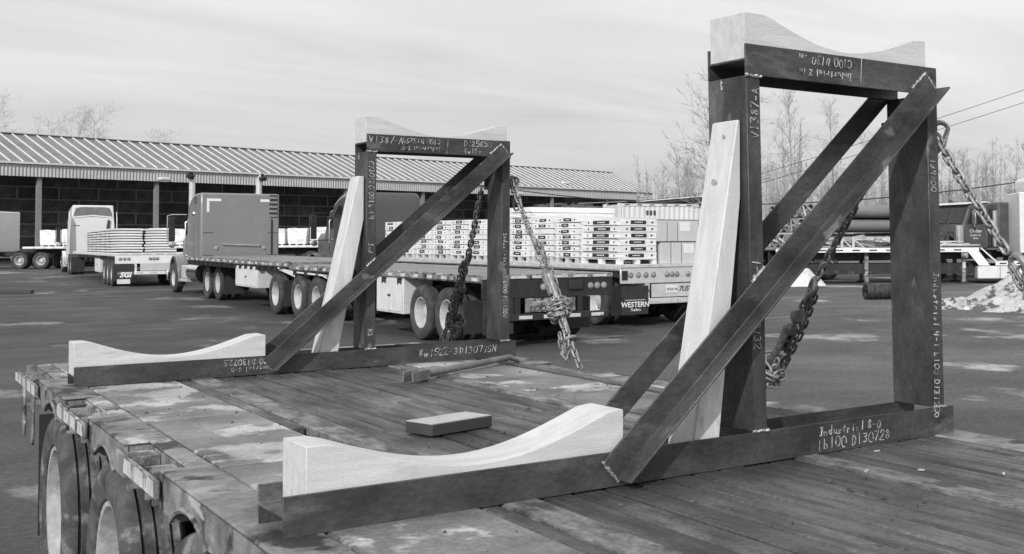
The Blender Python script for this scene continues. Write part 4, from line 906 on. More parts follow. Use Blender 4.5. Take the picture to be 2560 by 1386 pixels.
# white board stacks on the white-tailed flatbed
def board_stack(trl, lx, ly, sx, sy, n, lab, zd=1.27, hl=.105):
    t_ = thing('board_stack', lab, 'board stack', place(trl, lx, ly, zd+.002), trl.rotation_euler, 'white board stacks on the white-tailed flatbed')
    me = wrapped_mesh('board_layer', sx, sy, hl*.62, m_wrap, .03, 3); mg = MB().box(-sx/2+.10, sx/2-.10, -sy/2+.10, sy/2-.10, 0, hl*.40).mesh('spacer_laths', m_gap)
    for k in range(n):
        inst('spacer_laths', mg, t_, (0, 0, k*hl)); inst('board_layer', me, t_, (rl.uniform(-.03, .03), rl.uniform(-.03, .03), k*hl+hl*.38))
for i, (lx, ly, sx, sy) in enumerate(((-.64, .95, 1.17, 1.7), (.58, .95, 1.17, 1.7), (-.64, 2.75, 1.17, 1.7), (.58, 2.75, 1.17, 1.7), (-.64, 4.55, 1.17, 1.7), (-.64, 6.4, 1.17, 1.7), (-.64, 8.2, 1.17, 1.7), (-.64, 10.0, 1.17, 1.7))):
    board_stack(V3, lx, ly+2.4, sx, sy, 9, ['left-hand', 'right-hand'][int(lx > 0)]+' strapped white board stack, '+['rearmost', 'rearmost', 'second', 'second', 'third', 'fourth', 'fifth', 'sixth'][i]+' row on the white-tailed flatbed')
pos_words2 = ['first', 'second', 'third', 'fourth', 'fifth', 'sixth', 'seventh', 'eighth', 'ninth']
WP = [wrapped_mesh('goods', 2.3, 1.22, 1.02, m_wrap2, .07, 30+i) for i in range(4)]
def wrapped_pallet(p, rot, lab, grp, me, mt=None, sc=(1, 1, 1)):
    t_ = thing('wrapped_pallet', lab, 'wrapped pallet', p, rot, grp); t_.scale = sc
    inst('pallet_base', PALM, t_); inst('goods', me, t_, (0, 0, .117)); return t_
for trl, L, w in ((V4a, 10.2, 'behind the side-on white tractor'), (V4b, 9.5, 'on the second side-on flatbed')):
    k = .75; j = 0
    while k < L-1.0:
        p = place(trl, 0, k, 1.342)
        wrapped_pallet(p, trl.rotation_euler, f'bulky white wrapped pallet load, {pos_words2[j]} from the trailer tail, '+w, 'wrapped pallets on the side-on flatbeds', WP[j % 4], sc=(1, 1, rl.uniform(.88, .98))); k += 1.32; j += 1

# ================================================================== OPEN SHED
SH_O = Vector((10.13, 101.1, .44)); SH_A = math.atan2(.2487, .9686)
sh = thing('open_shed', 'long open-fronted storage shed with ribbed metal roof and corrugated fascia', 'shed', SH_O, (0, 0, SH_A))
EZ, RZ, HW = 8.285-.44, 11.02-.44, 6.87; X0, X1 = -26.0, 74.5
mb = MB(); mb.prism([(-.35, EZ-.02), (HW, RZ), (2*HW+.3, EZ-.02), (2*HW+.3, EZ-.12), (HW, RZ-.12), (-.35, EZ-.12)], X0, X1, 'x')
roof = mb.build('roof', m_roof, sh)
sl_a = math.atan2(RZ-EZ, HW); ME_RIB = MB().box(-.05, .05, 0, math.hypot(HW+.35, RZ-EZ+.02)-.05, 0, .075).mesh('roof_rib', m_rib)
k = X0+.4
while k < X1: inst('roof_rib', ME_RIB, roof, (k, -.35, EZ-.02), (math.atan2(RZ-EZ+.02, HW+.35), 0, 0)); k += .93
MB().box(X0, X1, HW-.25, HW+.25, RZ-.01, RZ+.06).build('ridge_cap', m_roof, roof)
for z0, z1 in ((EZ-.16, EZ-.02),): MB().box(X0, X1, -.50, -.36, z0, z1).build('gutter', m_rib, sh)
mb = MB(); k = X0; n = 0; zf0, zf1 = EZ-1.12, EZ-.17
while k < X1:
    y = -.33 if n % 2 == 0 else -.25; mb.v += [(k, y, zf0), (k, y, zf1)]; k += .13; n += 1
    if n % 2: mb.v += []
mb.f = [(2*i, 2*i+2, 2*i+3, 2*i+1) for i in range(n-1)]
fas = mb.build('fascia', m_fascia, sh); fas.modifiers.new('solid', 'SOLIDIFY').thickness = .02
MB().box(X0, X1, -.22, -.10, zf0+.02, zf1).build('fascia_beam', m_post, sh)
# gable end: short return of fascia
mb = MB().prism([(0, EZ-.12), (HW, RZ-.13), (2*HW, EZ-.12), (2*HW, zf0), (0, zf0)], X1-.12, X1-.02, 'x').build('gable_panel', m_fascia, sh)
MB().box(X1-2.9, X1-1.9, -.36, -.34, zf0+.35, zf1-.2).build('number_plate', m_white, sh)
k = 2.67-9.1*3
ME_POST = MB().box(-.16, .16, -.16, .16, 0, zf0+.6).mesh('post', m_post)
while k < X1+.5: inst('post', ME_POST, sh, (min(k, X1-.3), .1, 0)); k += 9.1
for k in (11.95, 51.4):
    lf = MB().box(k-.28, k+.45, -.95, -.36, zf0+.12, zf0+.34).build('wall_lamp', m_white, sh, bevel=.03)
    MB().prism([(k-.2, zf0-.05), (k+.35, zf0-.05), (k+.4, zf0+.11), (k-.25, zf0+.11)], -.9, -.42, 'y').build('lamp_glass', m_lens, lf)
# back and side walls of big precast blocks
bw_ = MB().box(X0, X1, 13.0, 13.25, 0, 8.2).build('back_wall', m_mortar, sh)
ME_BLK = MB().box(.06, 3.30, -.03, 0, .05, 1.05).mesh('wall_block', m_conc)
for r_ in range(7):
    k = X0+(1.7 if r_ % 2 else 0)
    while k < X1-3.4: inst('wall_block', ME_BLK, bw_, (k, 13.0, r_*1.09)); k += 3.38
MB().box(X0, X0+.2, 0, 13, 0, EZ-.3).build('end_wall', m_conc, sh); MB().box(X1-.5, X1-.13, 1.5, 13, 0, EZ-1.2).build('end_wall', m_conc, sh)
def shl(x, y, z): return sh.matrix_basis @ Vector((x, y, z))
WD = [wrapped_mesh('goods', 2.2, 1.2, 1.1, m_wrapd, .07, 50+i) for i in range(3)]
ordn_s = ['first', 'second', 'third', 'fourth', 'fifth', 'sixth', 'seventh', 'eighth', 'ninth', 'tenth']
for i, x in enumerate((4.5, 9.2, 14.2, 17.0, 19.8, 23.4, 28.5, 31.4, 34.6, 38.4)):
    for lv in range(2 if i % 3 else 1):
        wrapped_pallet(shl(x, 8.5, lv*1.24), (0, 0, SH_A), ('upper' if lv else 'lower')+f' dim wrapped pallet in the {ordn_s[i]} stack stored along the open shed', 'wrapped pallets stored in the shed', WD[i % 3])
# lumber rack glimpsed under the eave
rk = thing('lumber_rack', 'tall rack post with pale lumber ends under the shed eave', 'rack', shl(62, 1.5, 0), (0, 0, SH_A))
for dx in (0, .8): MB().box(dx-.1, dx+.1, -.1, .1, 0, 6.2).build('post', m_rib, rk)
for i in range(7): MB().box(-6+i*1.3, -4.4+i*1.5, -.5+.1*(i % 2), .4, 5.6+.12*(i % 3), 5.85+.12*(i % 3)).build('board', m_scrap, rk)

# ================================================================== RIGHT SIDE OF THE YARD
c = thing('shipping_container', 'white corrugated shipping container with dark stencilled marks', 'container', Y(60, -6.53, 0), (0, 0, math.atan2(*( (R_*.90+F_*.434).normalized().yx ))))
cz0, cz1 = 1.35, 3.85; CL = 6.06
mb = MB(); n = 0; k = 0.0
while k < CL: mb.v += [(k, 0 if n % 2 == 0 else .04, cz0), (k, 0 if n % 2 == 0 else .04, cz1-.12)]; k += .14; n += 1
mb.f = [(2*i, 2*i+2, 2*i+3, 2*i+1) for i in range(n-1)]; mb.build('side_panel', m_cont, c)
MB().box(0, CL, .06, 2.38, cz0, cz1-.05).build('body', m_cont, c)
MB().box(-.01, CL+.01, -.02, .08, cz1-.12, cz1).build('top_rail', m_cont, c); MB().box(-.01, CL+.01, -.02, .08, cz0-.1, cz0).build('bottom_rail', m_cont, c)
for x in (0, CL-.16):
    for y in (-.025, 2.30): MB().box(x-.015, x+.165, y, y+.11, cz0-.1, cz1+.02).build('corner_post', m_cont, c)
for i in range(8): MB().box(.35+i*.7, .62+i*.7, -.022, -.0205, cz1-.09, cz1-.03).build('rail_mark', m_inkgrey, c)
inst('stencil', text_mesh('U S', .42, m_inkgrey, .01), c, (-.012, 1.0, 3.25), (R(90), 0, R(-90)))
for i in range(3): MB().box(1.55+i*.2, 1.68+i*.2, -.006, -.004, 3.25, 3.5).build('stencil', m_inkgrey, c)
inst('stencil', text_mesh('JSXU', .3, m_inkgrey, .0), c, (1.75, -.006, 3.0), (R(90), 0, 0))
ch = thing('container_chassis', 'low dark chassis under the white shipping container', 'chassis', c.location, c.rotation_euler)
for y in (.5, 1.8): MB().box(-.3, CL+.3, y, y+.14, .95, 1.24).build('beam', m_under, ch)
for x in (1.2, 2.5, CL-.6):
    for s, yy in ((-1, .3), (1, 2.1)): wheel(ch, x, yy, gz(62)+TR, s, dual=False).rotation_euler[2] += R(90)
ln = thing('lean_to_roof', 'low dark lean-to with snow along its roof edge behind the container', 'shelter', Y(78, 0), (0, 0, math.atan2(R_.y, R_.x)))
MB().prism([(-7.2, 4.10), (.4, 4.66), (.4, 4.40), (-7.2, 3.98)], 0, 5, 'y').build('roof', m_black, ln)
MB().prism([(-7.3, 4.16), (.45, 4.74), (.45, 4.67), (-7.3, 4.11)], -.1, 5, 'y').build('snow_cover', m_snowc, ln)
for x in (-6.5, -3.2, .1): MB().box(x, x+.2, .2, .4, 0, 4.15+.07*(x+7)).build('post', m_post, ln)
# pipes
AXP = (F_*.5+R_*.866).normalized(); PPX = (F_*.866-R_*.5).normalized()
ptr = flatbed('low flatbed under the stacked grey pipes', *(Y(45.4, 1.2)+PPX*1.2).xy, math.atan2(AXP.x, AXP.y), 12.5, (1.2, 2.5), z=.27, zd=1.27, paint='white', rear=False)
def pipe_mesh(L, r):
    mb = MB().lathe([(r, 0), (r, L), (r-.02, L), (r-.02, 0)], ax='y', n=24, closed=True)
    return mb.mesh('shell', m_pipe, True, 40)
PM = pipe_mesh(11.5, .262); ME_BR = MB().bar((-.24, .03, 0), (.24, .03, 0), .05, .06).mesh('cross_brace', m_scrap)
def pipe(p, lab, a):
    t_ = thing('pipe', lab, 'pipe', p, (0, 0, -math.atan2(AXP.x, AXP.y)), 'stacked grey pipes with cross-braced ends')
    inst('shell', PM, t_); inst('cross_brace', ME_BR, t_, (0, 0, 0), (0, a, 0)); inst('cross_brace', ME_BR, t_, (0, .06, 0), (0, a+R(85), 0))
ordn = ['first', 'second', 'third', 'fourth', 'fifth', 'sixth', 'seventh', 'eighth', 'ninth', 'tenth']
rows = [(1.86, 1.5, 4, 'bottom'), (2.46, 2.22, 5, 'middle'), (3.04, 2.56, 6, 'top')]
for z, l0, n, w in rows:
    for i in range(n):
        p = Y(45.5, l0, z)+PPX*(.56*i)+AXP*rl.uniform(-.12, .12)
        pipe(p, f'{ordn[i]} grey pipe counting back from the step deck, {w} row of the stack', rl.uniform(0, 1.5))
for i, (z, l0) in enumerate(((2.14, 1.5), (2.73, 2.2))):
    for k in (.6, 5.5, 10.5):
        tag(MB().bar(Y(45.3, l0, z)+AXP*k, Y(45.3, l0, z)+AXP*k+PPX*2.9, .1, .06).build('timber_spacer', m_scrap), ['near', 'middle', 'far'][int(k/5)]+'-end weathered timber spacer between the '+['lower', 'upper'][i]+' pipe rows', 'timber', 'spacers between pipe rows')
# step-deck trailer with scrap boards
sdv = thing('step_deck_trailer', 'white-railed step-deck trailer on landing legs with scrap boards', 'trailer', Y(42.5, 0, .25), (0, 0, math.atan2(R_.y, R_.x)))
UZ, LZ = 1.565-.25, 1.06-.25
def q(name, mt, x0, x1, y0, y1, z0, z1, **k): return bx(sdv, name, mt, x0, x1, y0, y1, z0, z1, **k)
q('upper_deck', m_fdeck, 1.9, 8.55, .02, 2.5, UZ-.06, UZ); q('lower_deck', m_fdeck, 8.6, 15.5, .02, 2.5, LZ-.06, LZ)
q('upper_rail', m_white, 1.9, 8.6, -.03, .018, UZ-.15, UZ+.01); q('lower_rail', m_white, 9.2, 15.5, -.03, .018, LZ-.15, LZ+.01)
MB().prism([(8.2, UZ-.152), (8.62, UZ-.152), (9.0, LZ-.152), (8.6, LZ-.152)], -.028, .016, 'y').build('step_panel', m_white, sdv)
MB().prism([(8.63, UZ-.0), (8.7, UZ), (9.25, LZ+.01), (9.18, LZ+.01)], -.02, .03, 'y').build('step_strut', m_white, sdv)
for i in range(10):
    q('rail_slot', m_black, 2.1+i*.62, 2.38+i*.62, -.034, -.031, UZ-.10, UZ-.05); 
    if i < 9: q('rail_slot', m_black, 9.35+i*.62, 9.6+i*.62, -.034, -.031, LZ-.10, LZ-.05)
q('toolbox', m_whitebox, 8.55, 10.15, .0, .6, .18, LZ-.17, bevel=.03); q('toolbox_latch', m_black, 9.62, 9.8, -.012, .0, .38, .42); q('toolbox_seam', m_black, 9.36, 9.38, -.004, 0, .22, LZ-.2)
for y in (.5, 1.9): q('main_beam', m_under, 1.9, 15.5, y, y+.14, .35, LZ-.07); 
for y in (.5, 1.9): q('upper_beam', m_under, 1.9, 8.6, y, y+.14, UZ-.42, UZ-.065)
for x in (4.5, 8.1):
    for y in (.25, 2.1):
        lg = q('landing_leg', m_rail, x-.07, x+.07, y, y+.14, .06, UZ-.16); MB().box(x-.16, x+.16, y-.1, y+.24, 0, .06).build('foot', m_under, lg)
        MB().bar((x, y+.07, UZ-.3), (x+.55, y+.07, UZ-.16), .05, .05).build('leg_brace', m_under, lg)
q('hose_bracket', m_rail, 7.95, 8.2, -.05, .0, UZ-.36, UZ-.16)
q('leg_tape', m_tape, 8.05, 8.15, .235, .245, UZ-.75, UZ-.45)
for x in (12.2, 13.5):
    for s, yy in ((-1, .14), (1, 2.36)): wheel(sdv, x, yy, .42, s, scale=.8).rotation_euler[2] += R(90)
# scrap boards on the upper deck
rs = random.Random(21)
def scrap(x, y, z, L, a, b, w=.14, th=.04):
    p = sdv.matrix_basis @ Vector((x, y, z)); ob = MB().box(-L/2, L/2, -w/2, w/2, -th/2, th/2).build('scrap_board', m_scrap, None, p, (rs.uniform(-.2, .2), b, sdv.rotation_euler.z+a))
    tag(ob, 'weathered scrap board in the jumble on the step-deck trailer', 'board', 'scrap boards on the step deck')
for i in range(26): scrap(rs.uniform(3.3, 6.6), rs.uniform(.3, 2.0), UZ+.06+rs.uniform(0, .34), rs.uniform(.8, 2.2), rs.uniform(-.5, .5), rs.uniform(-.30, .30), rs.uniform(.08, .2), rs.uniform(.03, .09))
for i in range(7): scrap(rs.uniform(6.9, 8.2), rs.uniform(.2, 1.2), UZ+.05+.03*i, rs.uniform(1.0, 1.8), rs.uniform(-.3, .3), rs.uniform(-.05, .05))
cg = thing('wooden_crate_frame', 'small pale crate frame standing among the scrap boards', 'crate', sdv.matrix_basis @ Vector((3.55, .12, UZ)), sdv.rotation_euler)
for x in (0, .42): MB().box(x, x+.09, 0, .09, 0, .42).build('upright', m_pallet, cg)
for p0, p1 in (((.1, .05, .32), (.38, .05, .05)), ((.5, .05, .30), (.85, .05, .04)), ((.0, .05, .02), (.9, .05, .02))): MB().bar(p0, p1, .05, .05).build('slat', m_pallet, cg)
# old truck being stripped, hood off
oh = (-R_*.86-F_*.5).normalized(); OB = math.atan2(oh.x, oh.y)
ot = thing('stripped_truck', 'old dark truck with hood removed and engine exposed behind the step deck', 'truck', Y(47.6, 9.35), (0, 0, -OB))
zg = 0
MB().prism([(0, 1.2), (0, 2.96), (.15, 3.05), (.95, 3.0), (1.30, 2.2), (1.32, 1.2)], -1.0, 1.0, 'x').build('cab', m_old, ot, bevel=.06, seg=3)
MB().prism([(-.1, 3.04), (.1, 3.13), (1.1, 3.07), (1.15, 3.0), (.95, 3.02), (.1, 3.07)], -1.05, 1.05, 'x').build('roof_snow', m_snowc, ot)
for s in (-1, 1): MB().box(min(s*.06, s*.86), max(s*.06, s*.86), 0, .012, 0, .70).build('windscreen', m_glass, ot, (0, 1.315, 2.24), (R(24), 0, 0))
for s in (-1, 1):
    d = bx(ot, 'door', m_old, s*1.005-.005, s*1.005+.005, .15, 1.2, 1.25, 2.15, bevel=.004)
    MB().prism([(.25, 2.2), (.25, 2.82), (.88, 2.82), (1.12, 2.2)], s*1.01-.004, s*1.01+.004, 'x').build('side_window', m_glass, ot)
    inst('lettering', text_mesh('Chohan', .2, m_print, .0, .2), d, (s*1.013, .7, 1.93), (R(90), 0, R(90 if s > 0 else -90)))
    inst('lettering', text_mesh('Carriers Ltd.', .11, m_print), d, (s*1.013, .7, 1.76), (R(90), 0, R(90 if s > 0 else -90)))
    inst('lettering', text_mesh('Surrey', .1, m_print), d, (s*1.013, .7, 1.64), (R(90), 0, R(90 if s > 0 else -90)))
    mo = bx(ot, 'mirror', m_chrome, s*1.32-.1, s*1.32+.1, 1.0, 1.06, 2.2, 2.75, bevel=.02); MB().tube([(s*1.0, 1.0, 2.85), (s*1.35, 1.03, 2.8), (s*1.35, 1.03, 2.1), (s*1.0, 1.0, 2.15)], .018, 6).build('bracket', m_chrome, mo, smooth=True)
    MB().cyl((s*1.08, 1.62, 1.45), (s*1.08, 1.62, 2.15), .2, 18).build('air_cleaner', m_chrome, ot, smooth=True)
    MB().cyl((s*1.12, -.22, 1.3), (s*1.12, -.22, 2.75), .13, 16).build('exhaust_muffler', m_chrome, ot, smooth=True)
    wheel(ot, s*1.08, 2.75, TR, s, dual=False, steer=True)
    for dy in (-3.2, -4.5): wheel(ot, s*1.08, dy, TR, s)
    bx(ot, 'frame_rail', m_under, s*.43-.04, s*.43+.04, -5.2, 3.4, .85, 1.1)
MB().tube([(1.12, -.22, 2.75), (1.12, -.22, 2.95), (1.1, .25, 3.25)], .07, 10).build('exhaust_stack', m_grime, ot, smooth=True)
re_ = random.Random(2)
eng = MB().prism([(-.3, 1.05), (.3, 1.05), (.36, 1.5), (.25, 2.0), (-.25, 2.0), (-.36, 1.5)], 1.4, 2.7, 'y').build('engine', m_grime, ot, bevel=.04)
for i in range(14):
    p = Vector((re_.uniform(-.6, .6), re_.uniform(1.4, 2.9), re_.uniform(1.2, 2.1))); qv = p+Vector((re_.uniform(-.4, .4), re_.uniform(-.4, .4), re_.uniform(-.5, .4)))
    MB().tube([p, p.lerp(qv, .5)+Vector((0, 0, .12)), qv], re_.uniform(.025, .06), 7).build('hose', m_grime, eng, smooth=True)
for i in range(5):
    p = (re_.choice([-.45, .45]), re_.uniform(1.5, 2.7), re_.uniform(1.3, 1.9)); MB().cyl(p, (p[0]*1.4, p[1], p[2]), re_.uniform(.08, .18), 12).build('pulley', m_grime, eng, smooth=True)
bx(ot, 'radiator', m_grime, -.5, .5, 2.95, 3.1, 1.1, 2.2, bevel=.02)
bx(ot, 'sleeper', m_old, -1.15, 1.15, -1.9, -.42, 1.25, 3.1, bevel=.08, seg=3)
wb = thing('box_truck', 'tall pale box body parked past the stripped truck', 'truck', Y(45.2, 11.75), (0, 0, math.atan2(R_.y, R_.x)))
bx(wb, 'box_body', m_whitebox, -1.0, 4.5, 0, 2.4, 1.05, 3.45, bevel=.05, seg=3)
bx(wb, 'roof_fairing', m_white, -.7, 3.6, .2, 2.2, 3.46, 4.05, bevel=.2, seg=4)
MB().tube([(-.45, -.03, 1.9), (-.45, -.06, 2.0), (-.45, -.06, 2.8), (-.45, -.03, 2.9)], .03, 6).build('door_bar', m_chrome, wb, smooth=True)
bx(wb, 'frame_rail', m_under, -1.0, 4.5, .5, 1.9, .7, 1.04)
for x in (.2, 3.4):
    for s, yy in ((-1, .2), (1, 2.2)): wheel(wb, x, yy, TR, s, dual=False).rotation_euler[2] += R(90)
# culvert roll
AC = (R_*.96+F_*.28).normalized()
cv = thing('culvert_pipe', 'short black culvert pipe with ragged end lying on the yard', 'pipe', Y(33.2, 3.45), (0, 0, math.atan2(AC.y, AC.x)))
prof = []; 
for i in range(40): prof.append((.225+.010*math.sin(i*1.9), i*.045))
prof += [(.20, 1.75), (.20, .0)]
MB().lathe(prof, o=(0, 0, .235), ax='x', n=26, closed=True).build('shell', m_culv, cv, smooth=True, ang=60)
rb = MB()
for i in range(9):
    a = i*.7; rb.bar((-.02+.01*(i % 3), 0+.18*math.cos(a), .235+.18*math.sin(a)), (.02, .05*math.cos(a+1), .235+.05*math.sin(a+1)), .03, .012)
rb.build('crumpled_liner', m_culv, cv)
# snow
def mound(label, s, l, ls, ss_, h, mt, seed, rot=0, n=22, rough=.35):
    from mathutils import noise
    mb = MB(); base = Y(s, l); 
    for i in range(n+1):
        for j in range(n+1):
            u, w = i/n*2-1, j/n*2-1; d = math.hypot(u, w); f = max(0, 1-d*d)**1.15*(.75+.25*max(0, 1-d))
            nz_ = noise.noise(Vector((u*2.2+seed*7.1, w*2.2, seed))) + .5*noise.noise(Vector((u*5+seed, w*5, seed*3)))
            z = h*f*(1+rough*nz_*1.6)+h*.22*noise.noise(Vector((u*9, w*9, seed)))*f**.4
            k = 1+.28*noise.noise(Vector((math.atan2(w, u)*1.3+seed*3, 0, seed)))
            p = R_*(u*ls*k)+F_*(w*ss_*k); mb.v.append((p.x, p.y, max(z, 0)-.02 if d < .98 else -.06))
    for i in range(n):
        for j in range(n): a = i*(n+1)+j; mb.f.append((a, a+n+1, a+n+2, a+1))
    return tag(mb.build('snow_pile', mt, None, base, smooth=True, ang=60), label, 'snow pile')
mound('tall clean snow heap at the end of the step-deck trailer', 41.6, 1.85, 1.1, .8, .82, m_snowc, 3, rough=.3)
mound('largest dirty snow pile, gritty crest, before the toolbox', 31.6, 8.3, 2.7, 1.3, .56, m_snow, 5, n=34, rough=.8)
mound('low crumbly snow pile nearest the cradle column', 29.6, 5.35, .95, .6, .26, m_snow, 8, n=26, rough=.7)
mound('flat bright snow patch with a clean rounded top', 28.2, 6.7, 1.0, .45, .22, m_snow, 11, n=26, rough=.6)
mound('thin snow remnant between the piles and the landing legs', 31.2, 5.2, .7, .5, .13, m_snow, 14)
mound('single small lump of snow on the wet asphalt', 29.0, 5.55, .12, .1, .09, m_snowc, 17, n=10)
pk_ = tag(MB().box(-.75, .75, -.12, .12, 0, .12).build('timber_balk', m_block, None, (4.18, 42.73, gxy(4.18, 42.73)), (0, 0, R(-30)), bevel=.01), 'dark timber balk lying on the open asphalt', 'timber')
# wires
def wire(label, a, b, sag, r):
    a, b = Vector(a), Vector(b); pts = [a.lerp(b, k/24)-Vector((0, 0, sag*4*(k/24)*(1-k/24))) for k in range(25)]
    tag(MB().tube(pts, r, 5).build('overhead_wire', m_wire, smooth=True), label, 'wire')
wire('thick dark cable sagging across behind the near cradle', Y(66, -14, 5.0), Y(52, 26, 7.3), 2.2, .03)
wire('lower of the two thin wires high at the right', Y(80, -2, 5.0), Y(70, 36, 16.6), .4, .018)
wire('upper of the two thin wires high at the right', Y(80, -2, 5.6), Y(70, 36, 17.6), .4, .018)
wire('thin wire by the shed gable', Y(95, -12, 5.2), Y(90, 2, 6.8), .5, .02)

# ================================================================== BARE TREES
def grow(mb, rr, p, d, L, r, lev, maxlev, n, droop, wig, kids, spread):
    pts = [Vector(p)]; d = Vector(d).normalized(); rad = [r]; segs = 5 if lev == 0 else (4 if lev == 1 else 2)
    for k in range(segs):
        d = (d+Vector((rr.uniform(-wig, wig), rr.uniform(-wig, wig), rr.uniform(-wig, wig)+droop*(1 if lev else 0)))).normalized()
        pts.append(pts[-1]+d*(L/segs)); rad.append(max(r*(1-.82*(k+1)/segs), .006))
    mb.tube(pts, rad, n if lev == 0 else 3, cap=False)
    if lev >= maxlev: return
    for i in range(kids[lev]):
        u = rr.uniform(.22 if lev else .18, .98); f = u*segs; k = min(int(f), segs-1); q = pts[k].lerp(pts[k+1], f-k); dd = (pts[k+1]-pts[k]).normalized()
        an = rr.uniform(0, 6.28); a = dd.orthogonal().normalized(); b = dd.cross(a); side = a*math.cos(an)+b*math.sin(an)
        ang = rr.uniform(*spread[lev]); nd = dd*math.cos(ang)+side*math.sin(ang)
        ln = L*(rr.uniform(.22, .42) if lev == 0 else rr.uniform(.3, .55))*(1.25-.65*u if lev == 0 else 1)
        grow(mb, rr, q, nd, ln, max(rad[k]*.42, .010), lev+1, maxlev, n, droop, wig, kids, spread)
def tree_meshes(seed, H, style):
    rr = random.Random(seed); tk = MB(); br = MB(); r = H*.0105
    pts = [Vector((0, 0, -.3))]; rad = [r]; d = Vector((0, 0, 1))
    for k in range(9):
        d = (d+Vector((rr.uniform(-.05, .05), rr.uniform(-.05, .05), 0))).normalized(); pts.append(pts[-1]+d*(H*1.03/9)); rad.append(max(r*(1-(k+1)/9.3), .012))
    tk.tube(pts, rad, 7, cap=False)
    nb = {'spread': 64, 'slender': 40, 'tall': 52}[style]
    for i in range(nb):
        u = rr.uniform(.20 if style != 'tall' else .35, .99); f = u*9; k = min(int(f), 8); q = pts[k].lerp(pts[k+1], f-k); an = i*2.4+rr.uniform(-.5, .5)
        if style == 'spread': el_, ln, dr = rr.uniform(.15, .6), H*rr.uniform(.16, .34)*(1.2-.75*u), .10
        elif style == 'slender': el_, ln, dr = rr.uniform(.7, 1.15), H*rr.uniform(.12, .24)*(1.2-.6*u), .06
        else: el_, ln, dr = rr.uniform(.55, 1.1), H*rr.uniform(.15, .30)*(1.3-.7*u), .07
        dv_ = Vector((math.cos(an)*math.cos(el_), math.sin(an)*math.cos(el_), math.sin(el_)))
        grow(br, rr, q, dv_, ln, max(rad[k]*.38, .014), 1, 3, 4, dr*(1 if style != 'spread' else .9), .16, [0, 6, 4], [(0, 0), (.4, 1.0), (.4, 1.0)])
    return tk.mesh('trunk', m_bark, True, 60), br.mesh('branches', m_bark)
TV = {k: tree_meshes(*k) for k in ((1, 11.5, 'spread'), (2, 13, 'slender'), (3, 12, 'slender'), (4, 22, 'tall'), (5, 20, 'tall'), (6, 10, 'slender'))}
def tree(k, p, lab, rz=0, sc=1, grp='bare trees behind the yard'):
    t_ = thing('bare_tree', lab, 'tree', p, (0, 0, rz), grp); t_.scale = (sc,)*3
    inst('trunk', TV[k][0], t_); inst('branches', TV[k][1], t_)
def TP(px, s): return Y(s, (px-1860)/2895*s)
tree((1, 11.5, 'spread'), TP(1822, 62), 'large bare tree with wide drooping boughs, standing behind the near cradle', .4, .99)
rt = random.Random(17)
TLAB = ['slender bare tree left of the big drooping tree, by the lean-to', 'short bare tree just left of the big drooping tree', 'small far bare tree by the shed gable', 'tallest slender bare tree, seen through the near cradle opening', 'tall slender bare tree in the near cradle opening beside the diagonal brace', 'mid-height bare tree above the long grey pipes', 'fine-twigged bare tree behind the pipe ends', 'low bare tree above the pipes next to the near cradle column', 'faint bare tree just right of the leaning near post']+['bare tree rising above the stripped truck at the wood edge']*5
for it, (px, s, k, sc) in enumerate(((1702, 97, 2, .70), (1728, 90, 3, .62), (1660, 110, 6, .8), (1990, 84, 2, 1.0), (2090, 92, 3, 1.0), (2160, 101, 2, .80), (2046, 104, 6, .95), (2203, 96, 3, .72), (1938, 100, 6, .8), (2370, 95, 6, .85), (2420, 92, 3, .68), (2475, 94, 2, .62), (2530, 90, 6, .84), (2590, 92, 3, .7))):
    tree({2: (2, 13, 'slender'), 3: (3, 12, 'slender'), 6: (6, 10, 'slender')}[k], TP(px, s), TLAB[it], rt.uniform(0, 6), sc)
for px, s, k, sc in ((20, 168, 4, 1.0), (92, 175, 5, .96), (165, 172, 4, .90), (205, 170, 5, 1.0), (398, 176, 5, .86), (-60, 172, 4, 1.0)):
    tree({4: (4, 22, 'tall'), 5: (5, 20, 'tall')}[k], TP(px, s), 'tall bare tree rising behind the shed roof', rt.uniform(0, 6), sc, 'bare trees behind the shed')
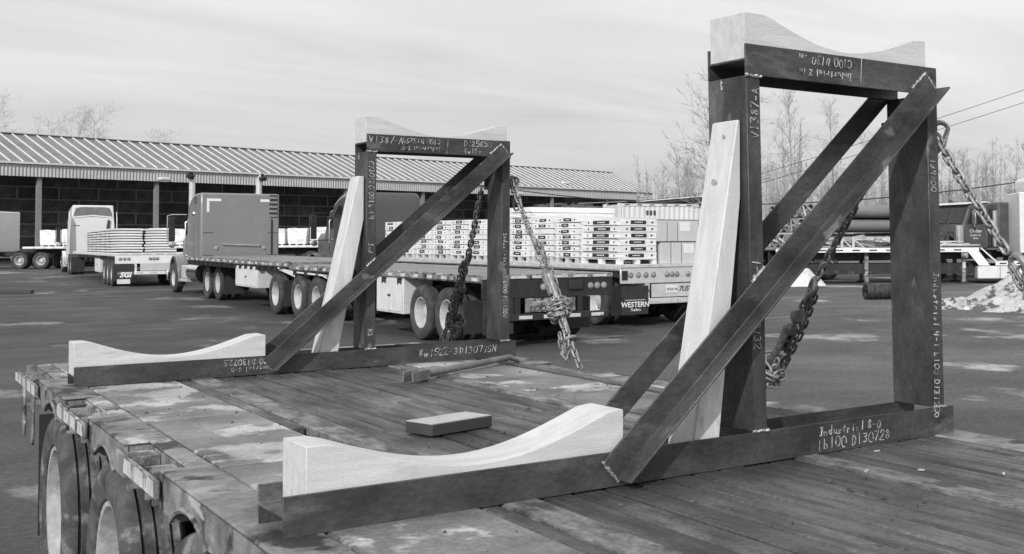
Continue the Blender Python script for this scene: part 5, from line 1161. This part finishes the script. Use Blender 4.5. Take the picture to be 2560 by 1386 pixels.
# the wood itself: one mass of saplings and twigs
fm = MB(); rf = random.Random(9)
for i in range(760):
    s = rf.uniform(92, 160); l = rf.uniform(-9, 66); H = rf.uniform(5.0, 10.5)*(1+.15*math.sin(l*.3)); p = Y(s, l, .4)
    r = rf.uniform(.045, .10); tp = p+Vector((rf.uniform(-.6, .6), rf.uniform(-.6, .6), H)); fm.tube([p, p.lerp(tp, .5)+Vector((rf.uniform(-.2, .2), rf.uniform(-.2, .2), 0)), tp], [r, r*.7, .015], 3, cap=False)
    for j in range(26):
        u = rf.uniform(.12, .97); q = p.lerp(tp, u); an = rf.uniform(0, 6.28); ln = rf.uniform(.5, 1.7)*(1.15-.6*u); e = q+Vector((math.cos(an)*ln*.6, math.sin(an)*ln*.6, ln*rf.uniform(.3, .9)))
        fm.tube([q, e], [.026, .011], 3, cap=False)
        for m_i in range(2):
            q2 = q.lerp(e, rf.uniform(.3, .9)); a2 = rf.uniform(0, 6.28); fm.tube([q2, q2+Vector((math.cos(a2)*ln*.3, math.sin(a2)*ln*.3, ln*.35))], [.017, .009], 3, cap=False)
wd_ = fm.build('bare_wood', m_twig); wd_['kind'] = 'stuff'; wd_['label'] = 'grey mass of bare saplings and brush past the yard'; wd_['category'] = 'wood'
# grit and splinters on the deck
gm = MB(); rg = random.Random(12)
for i in range(520):
    x, y = rg.uniform(.12, 2.5), rg.uniform(-1.6, 5.1); r = rg.uniform(.0015, .006) if rg.random() < .9 else rg.uniform(.006, .012); a = rg.uniform(0, 3); c_, s_ = math.cos(a), math.sin(a); el_ = rg.uniform(1, 3); h_ = r*.6
    P4 = [(x+c_*r*el_, y+s_*r*el_), (x-s_*r, y+c_*r), (x-c_*r*el_, y-s_*r*el_), (x+s_*r, y-c_*r)]
    gm.add([(a_, b_, DZ-.002) for a_, b_ in P4]+[(x, y, DZ+.002+h_)], [(0, 1, 4), (1, 2, 4), (2, 3, 4), (3, 0, 4)])
gr = gm.build('deck_grit', m_grime); gr['kind'] = 'stuff'; gr['label'] = 'dark grit and splinters strewn over the deck'; gr['category'] = 'grit'

for x, y, a_, b_, lab in ((46.5, 2.2, 1.6, .5, 'old snow patch melting on the shed roof, larger'), (60.5, 1.2, .8, .35, 'small old snow patch low on the shed roof'), (49.5, 3.1, .7, .4, 'small old snow patch higher on the shed roof')):
    r_ = random.Random(int(x)); pl = [(a_*math.cos(k*.5236)*r_.uniform(.6, 1.1), b_*math.sin(k*.5236)*r_.uniform(.6, 1.1)) for k in range(12)]
    tag(MB().prism(pl, .0, .05, 'z').build('snow_patch', m_snowc, None, shl(x, y, EZ-.02+(y+.35)*(RZ-EZ+.02)/(HW+.35)+.08), (math.atan2(RZ-EZ, HW), 0, SH_A)), lab, 'snow')
